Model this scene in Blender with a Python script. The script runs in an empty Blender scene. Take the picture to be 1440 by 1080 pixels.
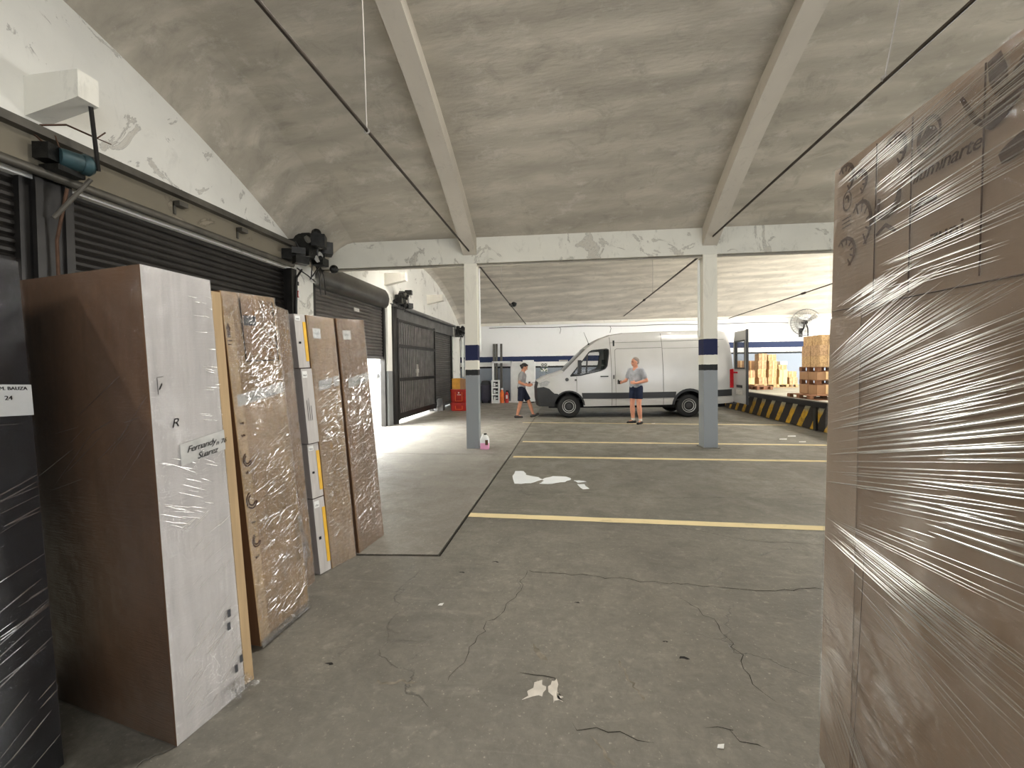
import bpy, bmesh, math, random
from mathutils import Vector, Matrix, noise
from mathutils.geometry import delaunay_2d_cdt
random.seed(7)
S = bpy.context.scene
COL = S.collection
V3 = Vector
PI = math.pi

# ------------------------------------------------------------------ materials
def srgb(r, g, b):
    f = lambda c: (c / 12.92 if c <= 0.04045 else ((c + 0.055) / 1.055) ** 2.4)
    return (f(r / 255), f(g / 255), f(b / 255), 1)

class NT:
    def __init__(s, name):
        s.m = bpy.data.materials.new(name); s.m.use_nodes = True
        s.t = s.m.node_tree; s.n = s.t.nodes; s.l = s.t.links
        s.b = s.n['Principled BSDF']; s.out = s.n['Material Output']
        s.tc = s.n.new('ShaderNodeTexCoord')
    def node(s, t, **k):
        n = s.n.new(t)
        for a, v in k.items(): setattr(n, a, v)
        return n
    def link(s, a, b): s.l.new(a, b)
    def mapped(s, scale=(1, 1, 1), rot=(0, 0, 0), loc=(0, 0, 0), coord='Object'):
        m = s.node('ShaderNodeMapping'); s.link(s.tc.outputs[coord], m.inputs['Vector'])
        m.inputs['Scale'].default_value = scale; m.inputs['Rotation'].default_value = rot; m.inputs['Location'].default_value = loc
        return m.outputs['Vector']
    def noise(s, vec, scale, detail=6, rough=0.55, dist=0.0):
        n = s.node('ShaderNodeTexNoise'); s.link(vec, n.inputs['Vector'])
        n.inputs['Scale'].default_value = scale; n.inputs['Detail'].default_value = detail
        n.inputs['Roughness'].default_value = rough; n.inputs['Distortion'].default_value = dist
        return n.outputs['Fac']
    def ramp(s, fac, a, b, ca=0.0, cb=1.0):
        n = s.node('ShaderNodeMapRange'); s.link(fac, n.inputs['Value'])
        n.inputs['From Min'].default_value = a; n.inputs['From Max'].default_value = b
        n.inputs['To Min'].default_value = ca; n.inputs['To Max'].default_value = cb
        return n.outputs['Result']
    def mix(s, fac, a, b, mode='MIX'):
        n = s.node('ShaderNodeMix', data_type='RGBA', blend_type=mode)
        for sock, v in ((n.inputs[0], fac), (n.inputs[6], a), (n.inputs[7], b)):
            if isinstance(v, (int, float)): sock.default_value = v
            elif isinstance(v, tuple): sock.default_value = v
            else: s.link(v, sock)
        return n.outputs[2]
    def math(s, op, a, b=0.0):
        n = s.node('ShaderNodeMath', operation=op)
        for sock, v in ((n.inputs[0], a), (n.inputs[1], b)):
            if isinstance(v, (int, float)): sock.default_value = v
            else: s.link(v, sock)
        return n.outputs[0]
    def color(s, c):
        if isinstance(c, tuple): s.b.inputs['Base Color'].default_value = c
        else: s.link(c, s.b.inputs['Base Color'])
    def bump(s, h, strength=0.3, dist=0.01):
        n = s.node('ShaderNodeBump'); n.inputs['Strength'].default_value = strength; n.inputs['Distance'].default_value = dist
        s.link(h, n.inputs['Height']); s.link(n.outputs['Normal'], s.b.inputs['Normal'])
        return n
    def set(s, rough=0.6, metal=0.0, spec=0.5):
        s.b.inputs['Roughness'].default_value = rough; s.b.inputs['Metallic'].default_value = metal
        s.b.inputs['Specular IOR Level'].default_value = spec
        return s

def plain(name, rgb, rough=0.6, metal=0.0, spec=0.5, var=0.12, scale=6.0, bump=0.0):
    t = NT(name).set(rough, metal, spec)
    c = srgb(*rgb)
    f = t.noise(t.mapped(), scale)
    dark = tuple(x * (1 - var * 1.6) for x in c[:3]) + (1,)
    lite = tuple(min(1, x * (1 + var)) for x in c[:3]) + (1,)
    t.color(t.mix(t.ramp(f, 0.3, 0.7), dark, lite))
    if bump: t.bump(t.noise(t.mapped(), scale * 6), bump, 0.004)
    return t.m

def mat_floor(name, base, tint):
    t = NT(name).set(0.6, 0, 0.5)
    v = t.mapped()
    big = t.noise(v, 0.55, 5, 0.6, 0.4); mid = t.noise(v, 2.6, 8, 0.65, 0.6); fine = t.noise(v, 38, 4, 0.6)
    c = t.mix(t.ramp(big, 0.3, 0.72), tuple(x * 0.62 for x in base[:3]) + (1,), tuple(x * 1.28 for x in base[:3]) + (1,))
    c = t.mix(t.ramp(mid, 0.42, 0.7, 0, 0.55), c, tint)
    stain = t.noise(t.mapped((1.0, 2.0, 1), (0, 0, .3), (5, 3, 0)), 1.1, 6, 0.7, 1.0)
    c = t.mix(t.ramp(stain, 0.52, 0.70, 0, 0.62), c, tuple(x * 0.42 for x in base[:3]) + (1,))
    spots = t.noise(v, 9, 3, 0.5)
    scuff = t.noise(t.mapped((.5, 3.2, 1), (0, 0, .5), (1, 8, 0)), 3.2, 8, 0.7, .8)
    c = t.mix(t.ramp(scuff, 0.56, 0.74, 0, 0.5), c, tuple(min(1, x * 1.7) for x in base[:3]) + (1,))
    patch = t.noise(t.mapped((1, 1, 1), (0, 0, .2), (11, 2, 0)), 4.5, 9, 0.75, .5)
    c = t.mix(t.ramp(patch, 0.55, 0.72, 0, 0.55), c, tuple(x * 0.5 for x in base[:3]) + (1,))
    sp2 = t.noise(t.mapped((1, 1, 1), (0, 0, .8), (2, 7, 0)), 55, 2, 0.5)
    c = t.mix(t.ramp(sp2, 0.66, 0.74, 0, 0.6), c, tuple(min(1, x * 2.4) for x in base[:3]) + (1,))
    c = t.mix(t.ramp(spots, 0.62, 0.78, 0, 0.5), c, tuple(min(1, x * 1.9) for x in base[:3]) + (1,))
    vo = t.node('ShaderNodeTexVoronoi', feature='DISTANCE_TO_EDGE')
    wob = t.node('ShaderNodeTexNoise'); wob.inputs['Scale'].default_value = 3.0; wob.inputs['Detail'].default_value = 6; t.link(v, wob.inputs['Vector'])
    add = t.node('ShaderNodeVectorMath', operation='MULTIPLY_ADD'); t.link(wob.outputs['Color'], add.inputs[0]); add.inputs[1].default_value = (.55, .55, 0); t.link(v, add.inputs[2])
    t.link(add.outputs[0], vo.inputs['Vector']); vo.inputs['Scale'].default_value = 0.62
    brk = t.noise(v, 1.3, 3)
    crack = t.math('MULTIPLY', t.ramp(vo.outputs['Distance'], 0.0, 0.004, 1, 0), t.ramp(brk, 0.52, 0.60))
    c = t.mix(t.math('MULTIPLY', crack, 0.5), c, tuple(x * 0.22 for x in base[:3]) + (1,))
    c = t.mix(t.ramp(t.noise(v, 16, 8, 0.72, .4), 0.42, 0.68, 0, 0.5), c, tuple(x * 0.5 for x in base[:3]) + (1,))
    c = t.mix(t.ramp(t.noise(v, 22, 6, 0.7, .2), 0.58, 0.72, 0, 0.45), c, tuple(min(1, x * 1.7) for x in base[:3]) + (1,))
    c = t.mix(t.ramp(fine, 0.3, 0.75, 0, 0.4), c, tuple(x * 0.55 for x in base[:3]) + (1,))
    t.color(c)
    h = t.math('ADD', t.math('MULTIPLY', fine, 0.25), t.math('ADD', mid, t.math('MULTIPLY', crack, -0.6)))
    t.bump(h, 0.7, 0.014)
    t.link(t.ramp(mid, 0.3, 0.7, 0.40, 0.68), t.b.inputs['Roughness'])
    return t.m

def mat_vault(name, rgb):
    t = NT(name).set(0.9, 0, 0.2)
    v = t.mapped((0.35, 1.6, 1.0)); w = t.mapped()
    base = srgb(*rgb)
    c = t.mix(t.ramp(t.noise(v, 1.6, 8, 0.6, 0.3), 0.3, 0.7), tuple(x * 0.70 for x in base[:3]) + (1,), tuple(x * 1.16 for x in base[:3]) + (1,))
    wave = t.node('ShaderNodeTexWave', wave_type='BANDS', bands_direction='Y'); t.link(w, wave.inputs['Vector'])
    wave.inputs['Scale'].default_value = 0.62; wave.inputs['Distortion'].default_value = 3.0; wave.inputs['Detail'].default_value = 4; wave.inputs['Detail Scale'].default_value = 1.4
    c = t.mix(t.ramp(wave.outputs['Fac'], 0.25, 0.9, 0.0, 0.42), c, tuple(x * 0.62 for x in base[:3]) + (1,))
    st = t.noise(t.mapped((0.8, 1.3, 1), (0, 0, .2), (3, 1, 0)), 2.4, 9, 0.75, 0.8)
    c = t.mix(t.ramp(st, 0.52, 0.72, 0, 0.65), c, tuple(x * 0.5 for x in base[:3]) + (1,))
    lt = t.noise(t.mapped((0.7, 1.0, 1), (0, 0, 0), (9, 4, 0)), 3.0, 9, 0.72)
    c = t.mix(t.ramp(lt, 0.56, 0.74, 0, 0.6), c, srgb(214, 207, 196))
    t.color(c); t.bump(t.noise(v, 14, 6, 0.6), 0.35, 0.02)
    return t.m

def mat_plaster(name, rgb, peel=True, dirt=0.35):
    t = NT(name).set(0.85, 0, 0.25)
    base = srgb(*rgb); w = t.mapped()
    c = t.mix(t.ramp(t.noise(w, 0.9, 6, .6), .3, .7, 0, 1), tuple(x * 0.86 for x in base[:3]) + (1,), base)
    sm = t.noise(t.mapped((1, 1, .45)), 5, 9, .72, .6)
    c = t.mix(t.ramp(sm, .56, .78, 0, dirt), c, srgb(112, 106, 96))
    if peel:
        p = t.noise(w, 1.6, 9, .68, 1.1)
        c = t.mix(t.ramp(p, .605, .64, 0, .45), c, srgb(150, 140, 124))
        edge = t.math('MULTIPLY', t.ramp(p, .585, .605, 0, 1), t.ramp(p, .605, .625, 1, 0))
        c = t.mix(t.math('MULTIPLY', edge, .5), c, srgb(80, 72, 60))
        t.bump(t.math('ADD', t.ramp(p, .59, .62, 1, 0), t.math('MULTIPLY', sm, .4)), .35, .012)
    else:
        t.bump(sm, .2, .006)
    t.color(c)
    return t.m

def mat_banded(name, bands, coord_z=2, dirt=.25, rough=.7, smear=True):
    """paint bands by height: bands = [(z_bottom, rgb), ...] rising"""
    t = NT(name).set(rough, 0, .35)
    sep = t.node('ShaderNodeSeparateXYZ'); w = t.mapped(); t.link(w, sep.inputs[0])
    z = t.math('ADD', sep.outputs['Z'], t.math('MULTIPLY', t.math('SUBTRACT', t.noise(w, 14, 4), .5), .02))
    c = srgb(*bands[0][1])
    for zb, rgb in bands[1:]:
        c = t.mix(t.math('GREATER_THAN', z, zb), c, srgb(*rgb))
    d = t.noise(t.mapped((1, 1, .35)), 4.5, 9, .72, .5)
    c = t.mix(t.ramp(d, .55, .8, 0, dirt), c, srgb(105, 98, 88))
    t.color(c); t.bump(t.noise(w, 20, 5), .15, .006)
    return t.m

def mat_kraft(name, rgb, streak=.25, printed=None, grain=(0.2, 0.2, 1.0)):
    t = NT(name).set(.78, 0, .3)
    base = srgb(*rgb)
    v = t.mapped((22, 22, 1.2))
    c = t.mix(t.ramp(t.noise(v, 1.5, 5, .6), .3, .7), tuple(x * (1 - streak) for x in base[:3]) + (1,), tuple(min(1, x * (1 + streak * .6)) for x in base[:3]) + (1,))
    c = t.mix(t.ramp(t.noise(t.mapped(), 2.2, 6), .45, .75, 0, .35), c, tuple(x * .7 for x in base[:3]) + (1,))
    if printed:
        vo = t.node('ShaderNodeTexVoronoi', feature='SMOOTH_F1'); t.link(t.mapped(), vo.inputs['Vector']); vo.inputs['Scale'].default_value = 11
        n = t.noise(t.mapped(), 26, 3)
        k = t.math('MULTIPLY', t.ramp(vo.outputs['Distance'], .32, .36, 0, 1), t.ramp(n, .46, .52))
        c = t.mix(t.math('MULTIPLY', k, .45), c, srgb(*printed))
    t.color(c); t.bump(t.noise(v, 3, 4), .1, .003)
    return t.m

def mat_film(name, tint=(235, 235, 235), haze=.08, stretch=(3, 3, 30), rot=(0, 0, 0), bump=.5, rough=.14, refl=1.6, scale=5.0):
    """clear stretch film: see-through sheet with a glossy skin, pulled into fine creases"""
    t = NT(name).set(rough, 0, 1.0)
    gl = t.node('ShaderNodeBsdfGlossy'); gl.inputs['Color'].default_value = srgb(*tint); gl.inputs['Roughness'].default_value = rough
    v = t.mapped(stretch, rot)
    n = t.noise(v, scale, 7, .62, .35)
    brk = t.noise(t.mapped(), 3.2, 4, .6)
    h = t.math('MULTIPLY', n, t.ramp(brk, .35, .6, .25, 1.0))
    bp = t.bump(h, bump, .03); t.link(bp.outputs['Normal'], gl.inputs['Normal'])
    lw = t.node('ShaderNodeLayerWeight'); lw.inputs['Blend'].default_value = .5; t.link(bp.outputs['Normal'], lw.inputs['Normal'])
    fr = t.math('ADD', .05, t.math('MULTIPLY', .95, t.math('POWER', lw.outputs['Facing'], 5.0)))
    fac = t.math('ADD', t.math('MULTIPLY', fr, refl), t.math('MULTIPLY', t.ramp(n, .5, .8), haze))
    fac = t.math('MINIMUM', fac, .9)
    tr = t.node('ShaderNodeBsdfTransparent'); ms = t.node('ShaderNodeMixShader')
    t.link(fac, ms.inputs[0]); t.link(tr.outputs[0], ms.inputs[1]); t.link(gl.outputs[0], ms.inputs[2]); t.link(ms.outputs[0], t.out.inputs['Surface'])
    return t.m

def mat_ridge(name, alpha, rough, milk):
    """several film layers gathered into a fold: mostly see-through, shiny, a little milky"""
    t = NT(name); gl = t.node('ShaderNodeBsdfGlossy'); gl.inputs['Color'].default_value = (1, 1, 1, 1); gl.inputs['Roughness'].default_value = rough
    df = t.node('ShaderNodeBsdfDiffuse'); df.inputs['Color'].default_value = srgb(232, 226, 214); tr = t.node('ShaderNodeBsdfTransparent')
    a = t.node('ShaderNodeMixShader'); a.inputs[0].default_value = milk; t.link(gl.outputs[0], a.inputs[1]); t.link(df.outputs[0], a.inputs[2])
    b = t.node('ShaderNodeMixShader'); b.inputs[0].default_value = alpha; t.link(tr.outputs[0], b.inputs[1]); t.link(a.outputs[0], b.inputs[2]); t.link(b.outputs[0], t.out.inputs['Surface'])
    return t.m
def mat_clear(name, rgb=(235, 238, 235), alpha=.25, rough=.08):
    t = NT(name).set(rough, 0, .8)
    t.b.inputs['Base Color'].default_value = srgb(*rgb); t.b.inputs['Alpha'].default_value = alpha
    return t.m

def mat_emit(name, rgb, k):
    t = NT(name); t.b.inputs['Emission Color'].default_value = srgb(*rgb); t.b.inputs['Emission Strength'].default_value = k
    return t.m

M = {}
M['floor'] = mat_floor('floor_concrete', srgb(128, 124, 114), srgb(104, 102, 94))
M['floor2'] = mat_floor('floor_concrete_smooth', srgb(144, 139, 129), srgb(124, 120, 112))
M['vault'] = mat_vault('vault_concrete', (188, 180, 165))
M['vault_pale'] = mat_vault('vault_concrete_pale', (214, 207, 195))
M['beam'] = mat_plaster('beam_paint', (214, 211, 199), True, .6)
M['rib'] = mat_plaster('rib_concrete', (196, 188, 174), False, .35)
M['plaster'] = mat_plaster('white_plaster', (232, 230, 222), True, .22)
M['white_concrete'] = mat_plaster('white_painted_concrete', (236, 233, 222), False, .4)
M['black_steel'] = plain('black_steel', (42, 40, 38), .42, .4, .5, .3, 3)
M['slat'] = plain('shutter_slat', (92, 88, 84), .36, .35, .5, .22, 2)
M['hood_steel'] = plain('hood_steel', (84, 82, 78), .28, .6, .5, .25, 2)
M['slat_dark'] = plain('shutter_slat_dark', (44, 41, 38), .42, .5, .5, .25, 2)
M['gate_sheet'] = plain('gate_sheet', (30, 27, 27), .38, .4, .5, .3, 2)
M['grey_steel'] = plain('grey_steel', (104, 103, 102), .4, .3, .5, .2, 3)
M['header'] = mat_plaster('header_paint', (118, 111, 96), True, .8)
M['header_flange'] = plain('header_flange', (88, 84, 76), .5, .4, .5, .3, 3)
M['bar_grey'] = plain('bar_grey', (128, 126, 124), .45, .1, .5, .2, 3)
M['rust'] = plain('rusty_wire', (84, 62, 48), .7, .4, .3, .3, 9)
M['rod'] = plain('tie_rod_steel', (62, 54, 46), .6, .5, .4, .25, 6)
M['wire'] = plain('pale_wire', (150, 145, 138), .6, .2, .4, .1, 5)
M['teal'] = plain('teal_motor_paint', (44, 68, 72), .5, .2, .5, .3, 9)
M['grease'] = plain('greasy_metal', (30, 30, 28), .4, .5, .5, .5, 12, .5)
M['white_paint'] = plain('white_paint', (236, 236, 232), .5, 0, .4, .06, 4)
M['white_plastic'] = plain('white_plastic', (232, 234, 232), .35, 0, .5, .05, 4)
M['yellow_line'] = mat_plaster('yellow_line_paint', (232, 214, 168), False, .5)
M['kraft'] = mat_kraft('kraft_board', (152, 124, 88), .26)
M['kraft_dark'] = mat_kraft('kraft_board_brown_shaded', (96, 70, 49), .15)  # brown board, darkened to carry the shade on the cartons' near sides
M['kraft_red'] = mat_kraft('kraft_board_reddish', (134, 104, 74), .28)
M['kraft_lite'] = mat_kraft('kraft_board_pale', (180, 153, 115), .14)
M['kraft_stack'] = mat_kraft('kraft_board_stack', (138, 117, 97), .05)
M['kraft_protector'] = mat_kraft('edge_board', (156, 136, 118), .05)
M['white_card'] = mat_kraft('white_board', (190, 185, 180), .16)
M['grey_card'] = mat_kraft('grey_board', (150, 143, 138), .08)
M['box_print'] = mat_kraft('printed_carton', (206, 172, 126), .08, (140, 104, 70))
M['box_print_pale'] = mat_kraft('printed_carton_pale', (198, 164, 126), .08, (128, 96, 68))
M['box_brown'] = mat_kraft('brown_carton', (168, 130, 96), .12)
M['box_pale'] = mat_kraft('pale_carton', (238, 204, 150), .08)
M['wood'] = mat_kraft('pallet_wood', (128, 88, 62), .3)
M['wood_pale'] = mat_kraft('pallet_wood_pale', (190, 160, 118), .2)
M['black_film'] = plain('black_film_layers', (26, 27, 30), .3, 0, .7, .3, 4)
M['film'] = mat_film('clear_film', haze=.02, stretch=(2, 2.0, 26), rot=(.45, 0, 0), bump=.4, refl=1.7, rough=.09)
M['film_crumple'] = mat_film('clear_film_crumpled', haze=.03, stretch=(5, 5, 11), rot=(.5, 0, 0), bump=.95, scale=4.5, refl=3.0, rough=.1)
M['film_dark'] = mat_film('dark_stretch_film', (190, 192, 198), haze=.02, stretch=(3, 3, 14), rot=(-.5, 0, 0), bump=.7, refl=1.5, scale=4)
M['ridge'] = mat_ridge('film_ridge', .72, .09, .05)
M['ridge_thin'] = mat_ridge('film_ridge_thin', .42, .10, .04)
M['crease'] = mat_ridge('film_crease', .5, .12, .38)
M['print'] = plain('brown_print', (70, 50, 38), .8, 0, .2, .15, 20)
M['ink'] = plain('black_ink', (30, 28, 28), .7, 0, .2, .1, 20)
M['paper'] = plain('paper_label', (226, 226, 222), .7, 0, .3, .05, 10)
M['paper_grey'] = plain('paper_label_grey', (180, 178, 172), .6, 0, .3, .12, 14)
M['yellow_tape'] = plain('yellow_print', (226, 176, 44), .5, 0, .4, .1, 10)
M['van_white'] = plain('van_white_paint', (168, 167, 163), .22, 0, .6, .02, 2)
M['van_black'] = plain('van_black_plastic', (36, 37, 38), .5, 0, .4, .1, 6)
M['dark_gap'] = plain('dark_gap', (22, 22, 22), .8, 0, .2, .1, 6)
M['seam'] = plain('panel_seam', (84, 84, 82), .7, 0, .2, .05, 6)
M['tyre'] = plain('tyre_rubber', (30, 30, 30), .8, 0, .3, .12, 12, .3)
M['rim'] = plain('steel_rim', (150, 150, 146), .4, .6, .5, .1, 6)
M['hub'] = plain('dark_hub', (44, 44, 44), .5, .3, .5, .1, 6)
M['glass'] = mat_clear('tinted_glass', (30, 40, 38), .25, .03)
M['screen_glass'] = mat_clear('windscreen_glass', (40, 48, 46), .55, .03)
M['lamp_glass'] = plain('headlamp', (176, 178, 176), .15, .3, .8, .15, 20)
M['red_lens'] = plain('red_lens', (170, 26, 34), .25, 0, .6, .1, 10)
M['cabin'] = plain('cabin_interior', (36, 37, 38), .8, 0, .2, .1, 6)
M['skin'] = plain('skin', (196, 138, 112), .55, 0, .35, .08, 14)
M['skin2'] = plain('skin_tanned', (176, 122, 96), .55, 0, .35, .08, 14)
M['shirt'] = plain('grey_shirt', (134, 134, 134), .9, 0, .15, .14, 9, .3)
M['shirt2'] = plain('grey_melange_shirt', (152, 154, 158), .9, 0, .15, .14, 9, .3)
M['shorts'] = plain('navy_shorts', (34, 40, 58), .9, 0, .15, .14, 9, .3)
M['shorts2'] = plain('dark_navy_shorts', (30, 33, 46), .9, 0, .15, .14, 9, .3)
M['shoe'] = plain('dark_shoe', (36, 33, 32), .6, 0, .35, .15, 12)
M['sole'] = plain('pale_sole', (196, 190, 180), .7, 0, .3, .1, 12)
M['hair_grey'] = plain('grey_hair', (134, 124, 116), .8, 0, .25, .25, 40, .5)
M['hair_dark'] = plain('dark_hair', (32, 28, 28), .75, 0, .3, .2, 40, .4)
M['phone'] = plain('phone_black', (28, 30, 32), .2, 0, .6, .05, 5)
M['lip'] = plain('lip', (150, 92, 80), .6, 0, .3, .05, 12)
M['eye'] = plain('eye_dark', (40, 32, 28), .3, 0, .5, .05, 12)
M['red'] = plain('red_plastic', (168, 34, 26), .45, 0, .5, .15, 6)
M['orange'] = plain('orange_plastic', (226, 112, 44), .5, 0, .4, .1, 6)
M['ochre'] = plain('ochre_card', (214, 158, 70), .7, 0, .3, .1, 6)
M['dark_purple'] = plain('dark_plastic', (46, 44, 58), .5, 0, .45, .2, 6)
M['pole_grey'] = plain('grey_pole', (92, 90, 84), .6, .2, .4, .15, 6)
M['leaf'] = plain('leaf_green', (74, 96, 58), .6, 0, .3, .25, 12)
M['pot'] = plain('pot_dark', (70, 66, 60), .7, 0, .3, .15, 8)
M['dark_glyph'] = plain('sign_glyph', (70, 70, 72), .7, 0, .2, .05, 8)
M['pink'] = plain('pink_fluid', (238, 170, 205), .35, 0, .5, .05, 8)
M['puddle'] = plain('white_spill', (246, 251, 255), .12, 0, .7, .02, 5)
M['chip'] = plain('paint_flakes', (206, 200, 190), .8, 0, .2, .12, 14)
M['dock_top'] = mat_floor('dock_concrete', srgb(168, 166, 150), srgb(158, 156, 142))
M['ext_ground'] = plain('sunlit_pavement', (210, 206, 198), .9, 0, .2, .08, 2)
M['ext_white'] = plain('white_panel', (236, 238, 240), .6, 0, .3, .03, 2)
M['ext_cream'] = plain('cream_facade', (240, 238, 228), .8, 0, .2, .04, 2)
M['ext_grey'] = plain('grey_strip', (150, 150, 150), .7, 0, .2, .05, 2)

def mat_hazard():
    t = NT('hazard_stripes').set(.65, 0, .35)
    sep = t.node('ShaderNodeSeparateXYZ'); w = t.mapped(); t.link(w, sep.inputs[0])
    wob = t.math('MULTIPLY', t.math('SUBTRACT', t.noise(w, 5, 5), .5), .10)
    q = t.math('ADD', t.math('ADD', sep.outputs['Y'], t.math('MULTIPLY', sep.outputs['Z'], .72)), wob)
    fr = t.math('FRACT', t.math('DIVIDE', q, .56))
    k = t.math('LESS_THAN', fr, .38)
    fade = t.ramp(sep.outputs['Z'], .40, .52)
    yel = t.mix(fade, srgb(188, 146, 34), srgb(158, 154, 130))
    c = t.mix(k, srgb(38, 34, 34), yel)
    dirt = t.noise(w, 4, 9, .75, .5)
    c = t.mix(t.ramp(dirt, .40, .70, 0, .85), c, srgb(52, 46, 34))
    t.color(c); return t.m
M['hazard'] = mat_hazard()

# ------------------------------------------------------------------ mesh builder
WORLD = {}                       # object name -> world matrix at its creation (parts sit at the thing's origin)
def smooth_mesh(me, ang=35):
    me.polygons.foreach_set('use_smooth', [True] * len(me.polygons))
    try: me.set_sharp_from_angle(angle=math.radians(ang))
    except Exception: pass

class MB:
    def __init__(s): s.v = []; s.f = []; s.mi = []; s.cur = 0
    def _add(s, vs, fs):
        o = len(s.v); s.v += [V3(p) for p in vs]; s.f += [tuple(i + o for i in f) for f in fs]; s.mi += [s.cur] * len(fs)
        return s
    def hexa(s, b, t):          # bottom 4 (ccw from above), top 4
        return s._add(list(b) + list(t), [(3, 2, 1, 0), (4, 5, 6, 7), (0, 1, 5, 4), (1, 2, 6, 5), (2, 3, 7, 6), (3, 0, 4, 7)])
    def box(s, x0, y0, z0, x1, y1, z1):
        x0, x1 = sorted((x0, x1)); y0, y1 = sorted((y0, y1)); z0, z1 = sorted((z0, z1))
        return s.hexa([(x0, y0, z0), (x1, y0, z0), (x1, y1, z0), (x0, y1, z0)], [(x0, y0, z1), (x1, y0, z1), (x1, y1, z1), (x0, y1, z1)])
    def cbox(s, c, size, rz=0.0):
        cx, cy, cz = c; a, b, h = size[0] / 2, size[1] / 2, size[2] / 2
        q = [(-a, -b), (a, -b), (a, b), (-a, b)]
        q = [(cx + x * math.cos(rz) - y * math.sin(rz), cy + x * math.sin(rz) + y * math.cos(rz)) for x, y in q]
        return s.hexa([(x, y, cz - h) for x, y in q], [(x, y, cz + h) for x, y in q])
    def poly(s, pts): return s._add(pts, [tuple(range(len(pts)))])
    def prism(s, pts, d):       # polygon swept by vector d
        n = len(pts); d = V3(d); a = [V3(p) for p in pts]
        return s._add(a + [p + d for p in a], [tuple(range(n - 1, -1, -1)), tuple(range(n, 2 * n))] + [(i, (i + 1) % n, n + (i + 1) % n, n + i) for i in range(n)])
    def tube(s, pts, r, n=8, cap=True):
        pts = [V3(p) for p in pts]; rs = r if isinstance(r, (list, tuple)) else [r] * len(pts)
        t0 = (pts[1] - pts[0]).normalized(); up = V3((0, 0, 1)) if abs(t0.z) < .9 else V3((1, 0, 0))
        a = t0.cross(up).normalized(); vs = []
        for i, p in enumerate(pts):
            t = (pts[min(i + 1, len(pts) - 1)] - pts[max(i - 1, 0)]).normalized()
            a = (a - t * a.dot(t)).normalized(); b = t.cross(a)
            vs += [p + (a * math.cos(2 * PI * k / n) + b * math.sin(2 * PI * k / n)) * rs[i] for k in range(n)]
        fs = [(i * n + k, i * n + (k + 1) % n, (i + 1) * n + (k + 1) % n, (i + 1) * n + k) for i in range(len(pts) - 1) for k in range(n)]
        if cap: fs += [tuple(range(n - 1, -1, -1)), tuple(range((len(pts) - 1) * n, len(pts) * n))]
        return s._add(vs, fs)
    def lathe(s, c, axis, prof, n=24, closed=False):   # prof: [(along axis, radius)]
        c = V3(c); ax = V3(axis).normalized(); up = V3((0, 0, 1)) if abs(ax.z) < .9 else V3((1, 0, 0))
        a = ax.cross(up).normalized(); b = ax.cross(a); vs = []
        for h, r in prof: vs += [c + ax * h + (a * math.cos(2 * PI * k / n) + b * math.sin(2 * PI * k / n)) * max(r, 1e-5) for k in range(n)]
        m = len(prof); rng = range(m if closed else m - 1)
        fs = [(i * n + k, ((i + 1) % m) * n + k, ((i + 1) % m) * n + (k + 1) % n, i * n + (k + 1) % n) for i in rng for k in range(n)]
        if not closed: fs += [tuple(range(n)), tuple(range(m * n - 1, (m - 1) * n - 1, -1))]
        return s._add(vs, fs)
    def ball(s, c, r, n=12, m=8):
        r = r if isinstance(r, (tuple, list)) else (r, r, r); c = V3(c)
        vs = [c + V3((0, 0, -r[2]))]
        for i in range(1, m):
            th = PI * i / m - PI / 2
            vs += [c + V3((math.cos(th) * math.cos(2 * PI * k / n) * r[0], math.cos(th) * math.sin(2 * PI * k / n) * r[1], math.sin(th) * r[2])) for k in range(n)]
        vs.append(c + V3((0, 0, r[2]))); L = len(vs) - 1
        fs = [(0, 1 + (k + 1) % n, 1 + k) for k in range(n)]
        for i in range(m - 2): fs += [(1 + i * n + k, 1 + i * n + (k + 1) % n, 1 + (i + 1) * n + (k + 1) % n, 1 + (i + 1) * n + k) for k in range(n)]
        fs += [(1 + (m - 2) * n + k, 1 + (m - 2) * n + (k + 1) % n, L) for k in range(n)]
        return s._add(vs, fs)
    def cone(s, p, q, r1, r2, n=12):          # rounded tapered limb
        p, q = V3(p), V3(q); d = (q - p).normalized(); pts, rs = [], []
        for k in (0, 1, 2): a = PI / 2 * k / 3; pts.append(p - d * r1 * math.cos(a) * .999); rs.append(max(r1 * math.sin(a), .0015))
        pts += [p, q]; rs += [r1, r2]
        for k in (2, 1, 0): a = PI / 2 * k / 3; pts.append(q + d * r2 * math.cos(a)); rs.append(max(r2 * math.sin(a), .0015))
        return s.tube(pts, rs, n)
    def grid(s, fn, nu, nv):
        vs = [fn(i / nu, j / nv) for j in range(nv + 1) for i in range(nu + 1)]
        w = nu + 1
        return s._add(vs, [(j * w + i, j * w + i + 1, (j + 1) * w + i + 1, (j + 1) * w + i) for j in range(nv) for i in range(nu)])
    def ridge(s, p, q, r, nrm, lift=1.0):     # half-round fold lying on a face, thin at both ends
        p, q, nrm = V3(p), V3(q), V3(nrm).normalized(); d = (q - p); L = d.length; d.normalize(); a = d.cross(nrm).normalized()
        vs = []
        st = [(0, .15), (.12, .8), (.5, 1), (.88, .8), (1, .15)]
        for t, k in st:
            c = p + d * L * t
            vs += [c + a * (r * k * math.cos(PI * i / 4)) + nrm * (r * k * lift * math.sin(PI * i / 4)) for i in range(5)]
        return s._add(vs, [(j * 5 + i, j * 5 + i + 1, (j + 1) * 5 + i + 1, (j + 1) * 5 + i) for j in range(4) for i in range(4)])
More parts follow.
